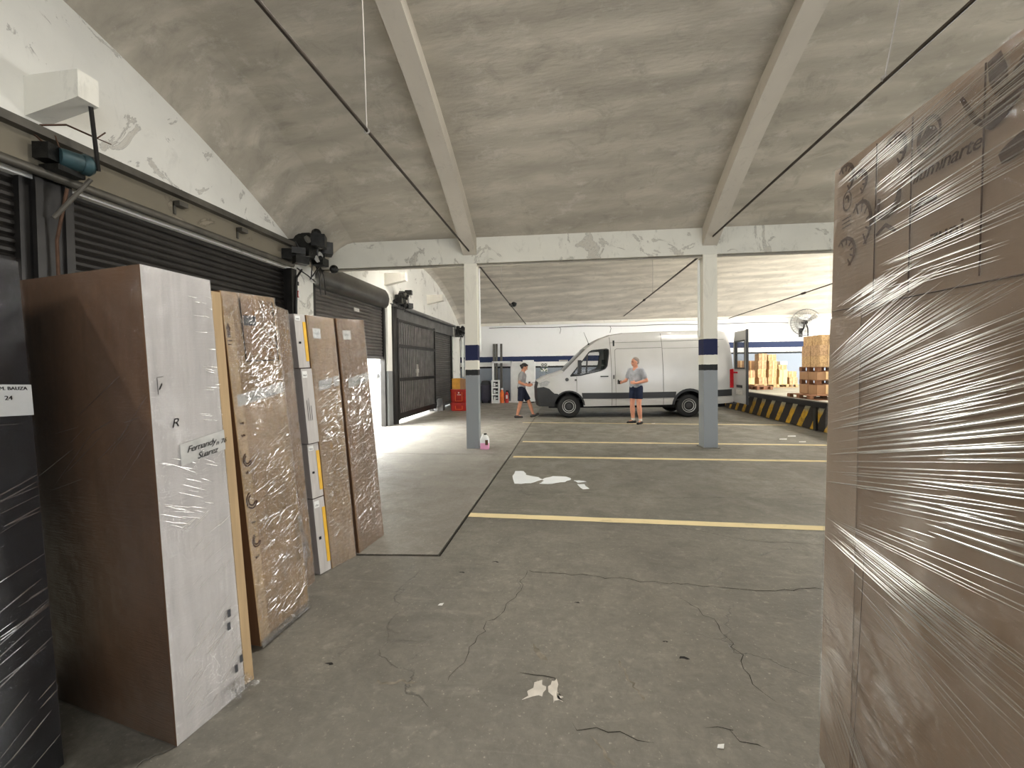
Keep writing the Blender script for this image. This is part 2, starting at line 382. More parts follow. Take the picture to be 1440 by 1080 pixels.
    def build(s, name, mat, parent=None, local=False, smooth=0, label=None, recalc=True):
        me = bpy.data.meshes.new(name)
        off = V3((0, 0, 0))
        if parent is not None and not local: off = WORLD[parent.name]
        me.from_pydata([tuple(p - off) for p in s.v], [], s.f); me.validate()
        for m in (mat if isinstance(mat, (list, tuple)) else [mat]): me.materials.append(m)
        if len(me.polygons) == len(s.mi): me.polygons.foreach_set('material_index', s.mi)
        if recalc:
            bm = bmesh.new(); bm.from_mesh(me); bmesh.ops.recalc_face_normals(bm, faces=bm.faces); bm.to_mesh(me); bm.free()
        if smooth: smooth_mesh(me, smooth)
        o = bpy.data.objects.new(name, me); COL.objects.link(o)
        if parent is not None: o.parent = parent; WORLD[o.name] = WORLD[parent.name]
        else: WORLD[o.name] = V3((0, 0, 0))
        if label: o['label'] = label
        return o

def tag(o, label, cat, group=None, kind=None):
    o['label'] = label; o['category'] = cat
    if group: o['group'] = group
    if kind: o['kind'] = kind
    return o
def thing(name, label, cat, loc=(0, 0, 0), group=None, rz=0.0):
    o = bpy.data.objects.new(name, None); COL.objects.link(o); o.empty_display_size = .1
    o.location = loc; o.rotation_euler = (0, 0, rz); WORLD[o.name] = V3(loc)
    return tag(o, label, cat, group)
def solo(name, mb, mat, label, cat, group=None, smooth=0):
    """a thing that is one mesh: its origin goes to the middle of its base"""
    o = mb.build(name, mat, smooth=smooth); me = o.data
    xs = [v.co for v in me.vertices]
    c = V3(((min(p.x for p in xs) + max(p.x for p in xs)) / 2, (min(p.y for p in xs) + max(p.y for p in xs)) / 2, min(p.z for p in xs)))
    me.transform(Matrix.Translation(-c)); o.location = c; WORLD[o.name] = c
    return tag(o, label, cat, group)
def structure(name, mb, mat, smooth=0):
    o = mb.build(name, mat, smooth=smooth); o['kind'] = 'structure'; return o
def copy_tree(o, parent=None):
    c = o.copy(); COL.objects.link(c); WORLD[c.name] = WORLD[o.name]
    if parent is not None: c.parent = parent
    for ch in list(o.children): copy_tree(ch, c)
    return c

SK = .07; ZT = .009
def sk(x, y, z):                 # the building's cross axis runs a little off square to its left wall
    return V3((x, y + SK * (x + 1.87), z + (ZT * (x + 1.87) if z > 1 else 0)))
def skew(mb): mb.v = [sk(*p) for p in mb.v]; return mb

def text_on(body, origin, right, up, size, mat, parent, name, depth=.0008, shear=0.0, spacing=1.0, squash=1.0):
    cu = bpy.data.curves.new('t', 'FONT'); cu.body = body; cu.size = size; cu.extrude = depth; cu.shear = shear; cu.space_character = spacing; cu.align_x = 'CENTER'; cu.align_y = 'CENTER'
    cu.resolution_u = 3
    ob = bpy.data.objects.new('t', cu); COL.objects.link(ob)
    dg = bpy.context.evaluated_depsgraph_get(); me = ob.evaluated_get(dg).to_mesh()
    r, u = V3(right).normalized(), V3(up).normalized(); n = r.cross(u)
    mb = MB(); mb._add([V3(origin) + r * v.co.x * squash + u * v.co.y + n * (v.co.z + depth) for v in me.vertices], [tuple(p.vertices) for p in me.polygons])
    ob.evaluated_get(dg).to_mesh_clear(); bpy.data.objects.remove(ob); bpy.data.curves.remove(cu)
    return mb.build(name, mat, parent)

# ------------------------------------------------------------------ camera
cam_d = bpy.data.cameras.new('camera'); cam = bpy.data.objects.new('camera', cam_d); COL.objects.link(cam)
pitch, yaw, roll = -.0190861564, .132880403, -.0134546708
fw = V3((-math.sin(yaw) * math.cos(pitch), math.cos(yaw) * math.cos(pitch), math.sin(pitch))); rt = V3((math.cos(yaw), math.sin(yaw), 0)); up = rt.cross(fw)
r2 = rt * math.cos(roll) + up * math.sin(roll); u2 = up * math.cos(roll) - rt * math.sin(roll)
cam.matrix_world = Matrix(((r2.x, u2.x, -fw.x, 0), (r2.y, u2.y, -fw.y, 0), (r2.z, u2.z, -fw.z, 1.6), (0, 0, 0, 1)))
cam_d.sensor_width = 36; cam_d.lens = 576.6 / 1440 * 36; cam_d.shift_y = -12 / 1440; cam_d.clip_start = .05; cam_d.clip_end = 300
S.camera = cam

# ------------------------------------------------------------------ setting: floor
XL = -5.0
m = MB()
m.prism([(-1.085, -6, 0), (16, -6, 0), (16, 21, 0), (-1.0, 21, 0), (-1.025, 7.5, 0), (-1.085, 3.35, 0)], (0, 0, -.12))
m.prism([(-5.2, -6, 0), (-1.085, -6, 0), (-1.085, 3.35, 0), (-5.2, 3.0, 0)], (0, 0, -.12))
structure('floor', m, M['floor'])
m = MB(); m.prism([(-5.2, 3.03, 0), (-1.115, 3.385, 0), (-1.055, 7.46, 0), (-5.2, 7.3, 0)], (0, 0, -.12))
m.prism([(-5.2, 7.32, 0), (-1.045, 7.48, 0), (-1.02, 21, 0), (-5.2, 21, 0)], (0, 0, -.12))
structure('floor', m, M['floor2'])
m = MB(); m.box(-5.3, -6.2, -.3, 16.2, 21.2, -.03); structure('floor', m, M['dark_gap'])

# vaults
def vz1(d): return 4.17 + .60 * d - .0445 * d * d          # d from the middle beam towards the street end
def vz2(e): return 3.66 + .58 * e - .052 * e * e           # e from the back wall
YB, YW = 7.95, 19.2
def vault(f, y_of, span, n=48):
    m = MB()
    m.grid(lambda u, v: (XL - .05 + u * 21.05, y_of(v * span), f(v * span)), 24, n)
    m.grid(lambda u, v: (XL - .05 + u * 21.05, y_of(v * span), f(v * span) + .14), 24, n)
    return skew(m)
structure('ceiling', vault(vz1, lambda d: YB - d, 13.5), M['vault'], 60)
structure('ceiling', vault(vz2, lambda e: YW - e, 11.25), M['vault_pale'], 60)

def rib(x, w, f, y_of, d0, d1, dep0, dep1, n=32):
    m = MB(); vs = []
    for i in range(n + 1):
        t = i / n; d = d0 + (d1 - d0) * t; dep = dep0 + (dep1 - dep0) * min(1, t * 2.2); y = y_of(d); z = f(d)
        vs += [(x - w / 2, y, z + .02), (x - w / 2, y, z - dep), (x + w / 2, y, z - dep), (x + w / 2, y, z + .02)]
    fs = [(i * 4 + k, i * 4 + k + 1, i * 4 + k + 5, i * 4 + k + 4) for i in range(n) for k in range(3)]
    fs += [(0, 1, 2, 3), (n * 4, n * 4 + 1, n * 4 + 2, n * 4 + 3)]
    m._add(vs, fs); return skew(m)
for k, x in enumerate((-1.87, 2.72, 7.3)):
    structure('ceiling_beam', rib(x, .27, vz1, lambda d: YB - d, -.02, 13.3, .34, .10), M['rib'], 30)
def haunch(f, y_of, d0, d1, dep0, dep1, w, n=40):
    m = MB(); vs = []
    for i in range(n + 1):
        t = i / n; d = d0 + (d1 - d0) * t; dep = dep0 + (dep1 - dep0) * min(1, t * 2.4); y = y_of(d); z = f(d)
        for k in range(6): q = k / 5; vs.append((XL - .02 + w * q, y, z + .01 - dep * (1 - q) ** 1.8))
    m._add(vs, [(i * 6 + k, i * 6 + k + 1, i * 6 + k + 7, i * 6 + k + 6) for i in range(n) for k in range(5)]); return skew(m)
structure('ceiling_beam', haunch(vz1, lambda d: YB - d, -.02, 13.3, .66, .48, .85), M['vault'], 60)
structure('ceiling_beam', haunch(vz2, lambda e: YW - e, 0, 11.2, .10, .10, .3), M['vault_pale'], 60)
# middle beam, back trim
m = MB(); m.box(XL, YB, 3.665, 16, YB + .28, 4.17); m.box(XL, YB + .03, 4.1, 16, YB + .25, 5.2); structure('beam', skew(m), M['beam'])
m = MB(); m.box(XL - .3, -18, 6.8, 16.4, 21.5, 7.0); structure('roof', m, M['vault'])  # unseen slab closing light leaks; long street overhang added to block the sun
m = MB(); m.box(XL, YW - .12, 3.58, 16, YW, 3.70); structure('trim_1', skew(m), M['white_concrete'])

def wiggle(pts, w, z, seed, jit=.02, step=.05):
    m = MB(); rnd = random.Random(seed); C_ = []
    for i in range(len(pts) - 1):
        a, b = V3((*pts[i], z)), V3((*pts[i + 1], z)); k = max(2, int((b - a).length / step))
        C_ += [a.lerp(b, j / k) + V3((rnd.uniform(-jit, jit), rnd.uniform(-jit, jit), 0)) for j in range(k)]
    C_.append(V3((*pts[-1], z))); n = len(C_); A_ = []
    for i, p in enumerate(C_):
        d = (C_[min(i + 1, n - 1)] - C_[max(i - 1, 0)]).normalized(); a = V3((-d.y, d.x, 0)); k = w * rnd.uniform(.35, 1) * (1 if 0 < i < n - 1 else .2)
        A_ += [p + a * k, p - a * k]
    return m._add(A_, [(2 * i, 2 * i + 1, 2 * i + 3, 2 * i + 2) for i in range(n - 1)])
CR = plain('crack_dark', (40, 38, 34), .9, 0, .1, .2, 20); SC = plain('scuff_pale', (128, 122, 110), .85, 0, .2, .3, 18); TAR = plain('tar_spot', (34, 32, 30), .7, 0, .3, .2, 16)
for k, (pts, w) in enumerate((([(-.33, 3.18), (.27, 3.14), (.82, 3.10), (1.30, 3.07), (1.83, 3.15), (2.6, 3.1)], .0045), ([(.75, 2.93), (.89, 2.70), (.93, 2.38), (.915, 2.17), (.97, 2.05)], .003), ([(-.01, 1.81), (.21, 1.805), (.35, 1.77)], .003), ([(.60, 1.87), (.70, 1.89), (.72, 1.83), (.80, 1.80)], .003), ([(-.25, 2.12), (-.12, 2.10), (-.07, 2.05)], .005), ([(-.33, 3.18), (-.37, 2.8), (-.5, 2.5), (-.62, 2.0)], .003), ([(1.1, 4.2), (1.6, 3.95), (2.4, 3.9), (3.2, 3.95)], .004), ([(.1, 5.3), (.9, 5.1), (1.9, 5.2), (3.0, 5.0)], .004))):
    structure('floor_crack', wiggle(pts, w * .7, .0015, k), CR)
for k, (pts, w) in enumerate((([(.254, 2.25), (.30, 2.12), (.35, 1.99)], .010), ([(.09, 1.77), (.14, 1.70), (.18, 1.65)], .009), ([(-.99, 1.95), (-.87, 1.97), (-.77, 1.98)], .010), ([(-.22, 2.33), (-.16, 2.25), (-.12, 2.21)], .022))):
    structure('floor_scuff', wiggle(pts, w, .0012, 20 + k, .012, .02), SC)
for k, (x, y, r) in enumerate(((.55, 2.44, .016), (.62, 2.31, .026), (-.60, 3.30, .03), (-.83, 3.10, .022), (-.70, 4.35, .05), (-.6, 4.30, .04), (.05, 2.78, .02), (-1.3, 2.05, .025), (-1.75, 1.75, .03))):
    structure('floor_spot', wiggle([(x - r, y), (x, y + r * .2), (x + r, y - r * .1)], r * .45, .001, 40 + k, r * .2, r * .5), TAR)
# back wall: painted bands, stepped up over the dock
wallpaint = [(0, (146, 154, 164)), (1.58, (30, 32, 34)), (1.66, (240, 240, 238)), (1.86, (32, 46, 82)), (2.12, (240, 241, 240))]
M['wall_back'] = mat_banded('back_wall_paint', wallpaint, dirt=.08)
M['wall_dock'] = mat_banded('dock_wall_paint', [(0, (146, 156, 170))] + [(z + .50, c) for z, c in wallpaint[1:]], dirt=.08)
m = MB(); m.box(XL - .2, YW, 0, 5.85, YW + .25, 6.9); m.v = [V3((p.x, p.y + SK * (p.x + 1.87), p.z)) for p in m.v]; structure('wall_back', m, M['wall_back'])
m = MB(); m.box(5.85, YW, 0, 16, YW + .25, 6.9); m.v = [V3((p.x, p.y + SK * (p.x + 1.87), p.z)) for p in m.v]; structure('wall_back', m, M['wall_dock'])

# left wall
m = MB(); m.box(XL - .25, -6, 3.45, XL, 19.3, 6.9)
for y0, y1 in ((-6, -2.3), (7.0, 7.62), (17.75, 19.3)): m.box(XL - .25, y0, 0, XL, y1, 3.45)
structure('wall_left', m, M['plaster'])
m = MB(); m.box(XL - .22, 10.95, 0, XL + .04, 11.22, 3.45); M['jamb'] = mat_banded('jamb_paint', [(0, (128, 130, 130)), (1.55, (228, 226, 218))], dirt=.4)
structure('pillar', m, M['jamb'])
# unseen street end and far right side; wide openings put in to admit light
m = MB(); m.box(XL - .2, -6.2, 0, -2, -6, 6.9); m.box(-2, -6.2, 4.0, 12, -6, 6.9); m.box(12, -6.2, 0, 16, -6, 6.9); structure('wall_front', m, M['plaster'])
m = MB(); m.box(16, -6, 0, 16.2, 8.0, 6.9); m.box(16, 8.0, 3.8, 16.2, 17, 6.9); m.box(16, 17, 0, 16.2, 21, 6.9); structure('wall_right', m, M['plaster'])

# ------------------------------------------------------------------ columns
colpaint = [(0, (140, 145, 148)), (1.46, (34, 36, 36)), (1.57, (226, 223, 210)), (1.755, (26, 32, 68)), (2.06, (222, 218, 204))]
def column(x, w, dz, label):
    y = sk(x, YB, 0).y
    t = thing('concrete_column', label, 'column', (x, y + .14, 0), 'columns under the middle beam')
    m = MB(); m.cbox((x, y + .13, 1.85 + dz / 2), (w, .25, 3.7 + dz), SK)
    mm = mat_banded('column_paint', [(0, colpaint[0][1])] + [(z + dz, c) for z, c in colpaint[1:]], dirt=.3)
    m.build('shaft', mm, t)
    return t, y
cA, ya = column(-1.875, .25, 0, 'concrete column with blue band beside the pink jug, left of the van')
cB, yb = column(2.72, .26, .04, 'concrete column with blue band standing in front of the van rear')
m = MB(); m.tube([(-1.73, ya + .2, 1.95), (-1.73, ya + .2, 3.6)], .018); m.build('conduit', M['white_paint'], cA, smooth=40, label='white conduit up the side')
m = MB(); m.tube([(2.57, yb + .18, 2.15), (2.57, yb + .18, 3.62)], .022); m.tube([(2.555, yb + .1, 2.15), (2.555, yb + .1, 3.62)], .016); m.build('conduit', M['white_paint'], cB, smooth=40, label='pair of cream conduits up the side')
m = MB(); m.cbox((2.72, yb + .13, .008), (.32, .31, .016), SK); m.build('base_plate', M['floor'], cB)

# ------------------------------------------------------------------ tie rods
def tie_rod(x, y0, y1, z0, z1, label, turn=None, r=.016):
    a, b = sk(x, y0, 0), sk(x, y1, 0); a.z, b.z = z0, z1
    t = thing('tie_rod', label, 'tie rod', (a + b) / 2, 'steel tie rods across the vaults')
    m = MB(); m.tube([a, b], r, 8); m.build('rod', M['rod'], t, smooth=40)
    if turn is not None:
        c = a.lerp(b, turn); d = (b - a).normalized(); m = MB()
        m.tube([c - d * .12, c - d * .09, c + d * .09, c + d * .12], [.02, .038, .038, .02], 8); m.build('turnbuckle', M['rod'], t, smooth=40)
    return t
tie_rod(-1.87, 7.9, -5.4, 3.89, 3.89, 'dark tie rod along the near vault, towards the shutters')
tie_rod(2.72, 7.9, -5.4, 3.99, 4.05, 'dark tie rod along the near vault, above the tall wrapped stack')
tie_rod(-1.87, 8.3, YW, 3.84, 3.62, 'far tie rod from the column beside the jug to the back wall', .5, .018)
tie_rod(2.6, 8.3, YW, 3.73, 3.88, 'far tie rod running down behind the column by the van', .52, .02)
tie_rod(7.3, 8.3, YW, 3.85, 3.70, 'far tie rod above the loading dock beside the fan', .45, .018)
m = MB(); m.ball(sk(-1.80, 14.2, 3.80), (.10, .14, .09)); m.tube([sk(-1.87, 14.0, 3.72), sk(-1.75, 14.4, 3.86)], .035); m.v = m.v
solo('rod_clamp', m, M['grease'], 'black lump clamped on the far tie rod left of the van', 'clamp', smooth=40)
def hanger(p, q, label, mat='wire', r=.006):
    m = MB(); m.tube([p, V3(p).lerp(V3(q), .5) + V3((.01, 0, 0)), q], r, 6)
    c = V3(q); m.lathe(c, (0, 1, 0), [(-.006, .028), (.006, .028), (.006, .016), (-.006, .016)], 12, True)
    return solo('hanger_wire', m, M[mat], label, 'wire', 'wires hanging from the vaults', 40)
def vtop(x, y):     # underside of the vaults at a place
    yy = y - SK * (x + 1.87); z = vz1(YB - yy) if yy < YB else vz2(YW - yy)
    return z + ZT * (x + 1.87)
hanger((-1.87, 3.65, vtop(-1.87, 3.65) + .02), (-1.87, 3.75, 3.88), 'pale wire holding up the near tie rod towards the shutters')
hanger((2.72, 3.35, vtop(2.72, 3.35) + .02), (2.72, 3.95, 4.03), 'pale wire holding up the tie rod above the wrapped stack')
hanger((-1.87, 11.9, vtop(-1.87, 11.9)), (-1.87, 11.9, 3.77), 'thin wire on the far tie rod left of the van')
hanger((2.6, 12.9, vtop(2.6, 12.9)), (2.6, 12.9, 3.80), 'thin wire on the far tie rod over the van')
hanger((7.3, 10.9, vtop(7.3, 10.9)), (7.3, 10.9, 3.82), 'thin wire on the far tie rod over the dock')

# ------------------------------------------------------------------ left wall: shutters, gate, motors
def slats(y0, y1, z0, z1, x, pitch=.085, dep=.022):
    prof = []; z = z0; k = 0
    while z < z1 - 1e-6:
        for a, h in ((0, 0), (.3, 1), (.65, 1), (.9, .15)):
            zz = z + a * pitch
            if zz <= z1: prof.append((x + dep * h, zz))
        z += pitch
    prof.append((x, z1)); m = MB(); n = len(prof)
    vs = [(px, y0, pz) for px, pz in prof] + [(px, y1, pz) for px, pz in prof] + [(x - .03, y0, z0), (x - .03, y0, z1), (x - .03, y1, z0), (x - .03, y1, z1)]
    fs = [(i, i + 1, n + i + 1, n + i) for i in range(n - 1)] + [(2 * n, 2 * n + 1, 2 * n + 3, 2 * n + 2)]
    return m._add(vs, fs)
def shutter(y0, y1, z0, z1, label, mat, parts=('rail', 'bar'), hood=None):
    t = thing('roller_shutter', label, 'roller shutter', (XL - .1, (y0 + y1) / 2, z0), 'roller shutters along the left wall')
    slats(y0, y1, z0 + .08, z1, XL - .10).build('curtain', M[mat], t, smooth=30)
    m = MB(); m.box(XL - .14, y0, z0, XL - .06, y1, z0 + .08); m.build('bottom_bar', M['grey_steel'], t)
    for y in (y0, y1):
        m = MB(); m.box(XL - .15, y - .05, 0, XL - .02, y + .05, z1); m.build('guide_rail', M['black_steel'], t)
    if hood:
        zz0, zz1 = hood; m = MB()
        prof = [(XL - .2, zz0), (XL + .04, zz0), (XL + .11, zz0 + .08), (XL + .14, (zz0 + zz1) / 2), (XL + .11, zz1 - .12), (XL + .03, zz1), (XL - .2, zz1)]
        m.prism([(px, y0 + .02, pz) for px, pz in prof], (0, y1 - y0 - .04, 0)); m.build('hood', M['hood_steel'], t, smooth=50)
    return t
shutter(-2.2, 3.25, 0, 3.5, 'closed dark roller shutter behind the black wrapped stack', 'slat_dark')
shutter(3.58, 6.92, 0, 3.5, 'closed dark roller shutter behind the leaning tall cartons', 'slat_dark')
tC = shutter(7.68, 10.9, 1.88, 3.35, 'half raised roller shutter with bright daylight under it', 'slat', hood=(3.30, 3.80))
m = MB(); m.box(XL - .075, 9.3, 3.02, XL - .05, 9.55, 3.10); m.build('maker_plate', M['paper_grey'], tC, label='small pale plate on the slats')
shutter(14.95, 17.65, .05, 3.4, 'far closed roller shutter next to the barred gate', 'slat')
# steel header over the two near shutters
t = thing('shutter_header', 'grimy steel header channel above the two near shutters', 'header', (XL, 2, 3.5))
m = MB(); m.box(XL - .02, -2.4, 3.53, XL + .10, 6.9, 3.82); m.build('channel', M['header'], t)
m = MB(); m.box(XL - .02, -2.4, 3.82, XL + .20, 6.9, 3.90); m.build('top_flange', M['header_flange'], t)
m = MB(); m.tube([(XL + .12, -2.4, 3.50), (XL + .12, 6.85, 3.50)], .045, 10); m.build('edge_roll', M['header_flange'], t, smooth=40)
for y in (4.6, 5.6):
    m = MB(); m.box(XL + .10, y, 3.70, XL + .20, y + .12, 3.76); m.box(XL + .10, y, 3.6, XL + .12, y + .03, 3.74); m.build('clip', M['header_flange'], t)
# dark panel above gate and far shutter
m = MB(); m.box(XL - .015, 11.25, 3.02, XL + .02, 17.7, 3.50); solo('fascia_sheet', m, M['grey_steel'], 'dark grey panel above the barred gate and far shutter', 'panel')
m = MB(); m.tube([(XL + .10, 11.3, 3.46), (XL + .10, 17.7, 3.46)], .06, 10); solo('steel_pipe', m, M['grey_steel'], 'grey pipe along the wall above the barred gate', 'pipe', smooth=40)
# steel posts between the near shutters
t = thing('steel_post', 'dark steel post between the two near shutters', 'post', (XL, 3.41, 0))
m = MB(); m.box(XL - .16, 3.29, 0, XL + .03, 3.54, 3.53); m.build('web', M['black_steel'], t)
m = MB(); m.box(XL + .03, 3.27, 0, XL + .06, 3.33, 3.5); m.box(XL + .03, 3.50, 0, XL + .06, 3.56, 3.5); m.build('flange', M['black_steel'], t)
m = MB(); m.tube([(XL + .09, 3.42, .3), (XL + .09, 3.40, 2.9), (XL + .2, 3.42, 3.4)], .014); m.build('cable', M['rust'], t, smooth=40)
# concrete brackets on the wall
def bracket(y0, y1, z0, z1, dx, label):
    m = MB(); m.hexa([(XL, y0, z0 - .12), (XL + dx, y0, z0), (XL + dx, y1, z0), (XL, y1, z0 - .12)], [(XL, y0, z1), (XL + dx, y0, z1), (XL + dx, y1, z1), (XL, y1, z1)])
    return solo('concrete_bracket', m, M['white_concrete'], label, 'bracket', 'white concrete brackets on the left wall')
bracket(3.25, 3.42, 4.14, 4.39, .59, 'white concrete block jutting from the wall above the blue motor')
bracket(10.88, 11.06, 4.06, 4.27, .60, 'white concrete block on the wall above the raised shutter')
bracket(14.38, 14.56, 4.06, 4.27, .60, 'white concrete block on the wall above the barred gate')
# teal motor
t = thing('shutter_motor', 'blue green shutter motor on the header, with strut and wires', 'motor', (XL + .2, 3.45, 3.55))
c = V3((XL + .28, 3.42, 3.66)); ax = V3((.25, 1, .02)); q = .62
m = MB(); m.lathe(c, ax, [(-.16 * q, .03 * q), (-.16 * q, .075), (-.12 * q, .085), (.10 * q, .085), (.10 * q, .04)], 18); m.build('housing', M['teal'], t, smooth=40)
m = MB(); m.lathe(c, ax, [(.09 * q, .09), (.11 * q, .10), (.19 * q, .10), (.24 * q, .07), (.24 * q, .02)], 18); m.build('end_cover', M['teal'], t, smooth=40)
m = MB(); m.cbox((XL + .20, 3.27, 3.67), (.14, .12, .15), .2); m.cbox((XL + .18, 3.40, 3.55), (.2, .24, .05), .1); m.build('gearbox', M['grease'], t)
m = MB(); m.tube([(XL + .3, 3.55, 3.54), (XL + .12, 3.36, 3.10)], .02); m.build('strut', M['header_flange'], t, smooth=40, label='grey diagonal strut')
m = MB(); m.tube([(XL + .55, 3.38, 4.13), (XL + .38, 3.56, 3.62)], .018); m.build('drop_pipe', M['black_steel'], t, smooth=40)
m = MB(); m.tube([(XL + .46, 3.47, 3.90), (XL + .3, 3.36, 3.97), (XL + .14, 3.27, 3.93), (XL + .12, 3.22, 3.84), (XL + .2, 3.26, 3.74)], .009)
m.tube([(XL + .14, 3.27, 3.92), (XL + .2, 3.34, 3.86), (XL + .22, 3.36, 3.74)], .006); m.build('cable', M['rust'], t, smooth=40)
m = MB(); m.tube([(XL + .46, 3.47, 3.90), (XL + .46, 3.62, 3.91)], .005); m.tube([(XL + .45, 3.48, 3.88), (XL + .5, 3.54, 3.98)], .006); m.build('wire_end', M['rust'], t, smooth=40)
# black mechanism by the white pillar and two more further on
def mechanism(y, z, s, label, seed):
    rnd = random.Random(seed)
    t = thing('shutter_drive', label, 'shutter drive', (XL + .1, y, z), 'black shutter drives')
    m = MB(); m.cbox((XL + .22, y, z), (.34 * s, .30 * s, .26 * s)); m.lathe((XL + .25, y + .1, z + .08 * s), (0, 1, 0), [(-.2 * s, .05), (-.2 * s, .13 * s), (.15 * s, .13 * s), (.15 * s, .04)], 14); m.build('gearbox', M['grease'], t, smooth=35)
    m = MB(); m.lathe((XL + .36, y + .2 * s, z - .02), (1, .3, 0), [(0, .05 * s), (0, .17 * s), (.03, .17 * s), (.03, .05 * s)], 14); m.build('sprocket', M['grey_steel'], t, smooth=35)
    m = MB()
    for k in range(14):
        p = V3((XL + .15 + rnd.random() * .35 * s, y + (rnd.random() - .5) * .75 * s, z + (rnd.random() - .5) * .5 * s))
        if k % 2: m.cbox(p, (.12 + rnd.random() * .1 * s, .12 + rnd.random() * .14 * s, .10 + rnd.random() * .1 * s), rnd.random())
        else: m.ball(p, .035 + rnd.random() * .05 * s, 8, 6)
    m.build('chain_housing', M['grease'], t, smooth=30)
    m = MB()
    for k in range(5):
        p = V3((XL + .2 + .1 * rnd.random(), y + (rnd.random() - .5) * .6 * s, z + .1)); q = p + V3((.1 * rnd.random(), (rnd.random() - .5) * .6 * s, -(.2 + .5 * rnd.random()) * s))
        m.tube([p, p.lerp(q, .5) + V3((.06, .04, -.05)), q], .012)
    m.build('cable', M['black_steel'], t, smooth=40)
    for k in range(5):
        m = MB(); p = V3((XL + .34 + .14 * rnd.random() * s, y + (rnd.random() - .5) * .5 * s, z + (rnd.random() - .4) * .34 * s)); m.lathe(p, (1, rnd.random() - .5, .3), [(0, .02), (0, .05 * s), (.04, .05 * s), (.04, .02)], 10); m.build('pulley', M['paper_grey'] if k % 2 else M['pole_grey'], t, smooth=40)
    return t
mechanism(7.05, 3.82, 1.25, 'greasy black drive with sprocket over the white pillar', 3)
mechanism(11.5, 3.66, .8, 'black drive unit above the gate end of the raised shutter', 5)
mechanism(18.1, 3.25, .9, 'black drive unit in the far corner over the red crates', 9)
m = MB(); m.tube([(XL + .05, 7.2, 3.5), (XL + .12, 6.95, 3.30), (XL + .12, 6.9, 2.4), (XL + .1, 7.0, 2.2)], .02); m.tube([(XL + .06, 7.6, 3.36), (XL + .1, 7.3, 3.42), (XL + .06, 7.05, 3.5)], .012)
m.box(XL, 6.84, 2.1, XL + .1, 6.98, 3.45); solo('drive_cable', m, M['black_steel'], 'black cable and channel beside the white pillar', 'cable', smooth=40)
t = thing('fire_notice', 'small white notice with red pictogram on the white pillar', 'sign', (XL + .02, 7.1, 2.95))
m = MB(); m.box(XL, 7.03, 2.93, XL + .012, 7.20, 3.16); m.build('plate', M['paper'], t)
m = MB(); m.box(XL + .012, 7.09, 2.97, XL + .016, 7.14, 3.09); m.box(XL + .012, 7.075, 2.97, XL + .016, 7.155, 2.99); m.box(XL + .012, 7.08, 3.08, XL + .016, 7.15, 3.10); m.build('pictogram', M['red'], t, label='red pictogram')
m = MB(); m.box(XL, 7.05, 3.20, XL + .012, 7.17, 3.27); m.build('upper_tag', M['dark_glyph'], t)
# gate
t = thing('sliding_gate', 'black barred sliding gate with sheet backing, daylight below', 'gate', (XL + .1, 13.0, .12))
gy0, gy1, gx = 11.5, 14.9, XL + .09
m = MB(); m.box(gx - .05, gy0 + .03, .16, gx - .035, gy1, 3.06); m.build('sheet', M['gate_sheet'], t)
m = MB()
for a, b in ((.12, .30), (1.24, 1.34), (2.24, 2.34), (3.0, 3.08)): m.box(gx - .035, gy0, a, gx + .02, gy1, b)
m.box(gx - .04, gy0 - .04, .10, gx + .03, gy0 + .05, 3.1); m.box(gx - .04, gy1 - .06, .10, gx + .03, gy1, 3.1); m.build('frame', M['black_steel'], t)
for k in range(20):
    y = gy0 + .16 + k * (gy1 - gy0 - .3) / 19
    m = MB(); m.box(gx - .03, y - .018, .3, gx + .006, y + .018, 3.02); m.build('bar', M['bar_grey'], t)
m = MB(); m.box(gx, 12.95, 1.36, gx + .05, 13.03, 1.75); m.box(gx, 12.90, 1.48, gx + .045, 13.10, 1.60); m.build('lock', M['paper_grey'], t, label='pale grey lock plate')
m = MB(); m.lathe((gx, 15.0, .09), (0, 1, 0), [(-.04, .02), (-.04, .08), (.04, .08), (.04, .02)], 14); m.build('wheel', M['grey_steel'], t, smooth=40)
m = MB(); m.box(XL - .02, 11.24, 0, XL + .10, 11.48, 3.4); solo('gate_post', m, M['black_steel'], 'black post at the near end of the barred gate', 'post')
m = MB(); m.box(XL + .1, 15.05, 0, XL + .32, 15.35, .42); m.box(XL + .12, 15.1, .42, XL + .28, 15.3, .46); solo('gate_motor', m, M['grey_steel'], 'grey motor box on the floor at the gate end', 'motor')
# back-left corner pipes
for k, (x, r) in enumerate(((-4.86, .05), (-4.72, .045), (-4.56, .055))):
    y = sk(x, YW, 0).y - .09; m = MB(); m.tube([(x, y, 1.2), (x, y, 3.4)], r, 10)
    solo('wall_pipe', m, M['white_paint'], ('white pipe in the far corner, first of three, nearest the shutter', 'middle one of three white pipes in the far corner', 'white pipe in the far corner, last of three, towards the van')[k], 'pipe', 'pipes in the far corner', 40)
m = MB(); m.tube([(-4.0, 14.95, 0), (-4.0, 14.95, 1.95)], .055, 12); m.v = [p + V3((.06, .80, 0)) for p in m.v]; solo('white_post', m, M['white_paint'], 'short white round post behind the red crates', 'post', smooth=40)

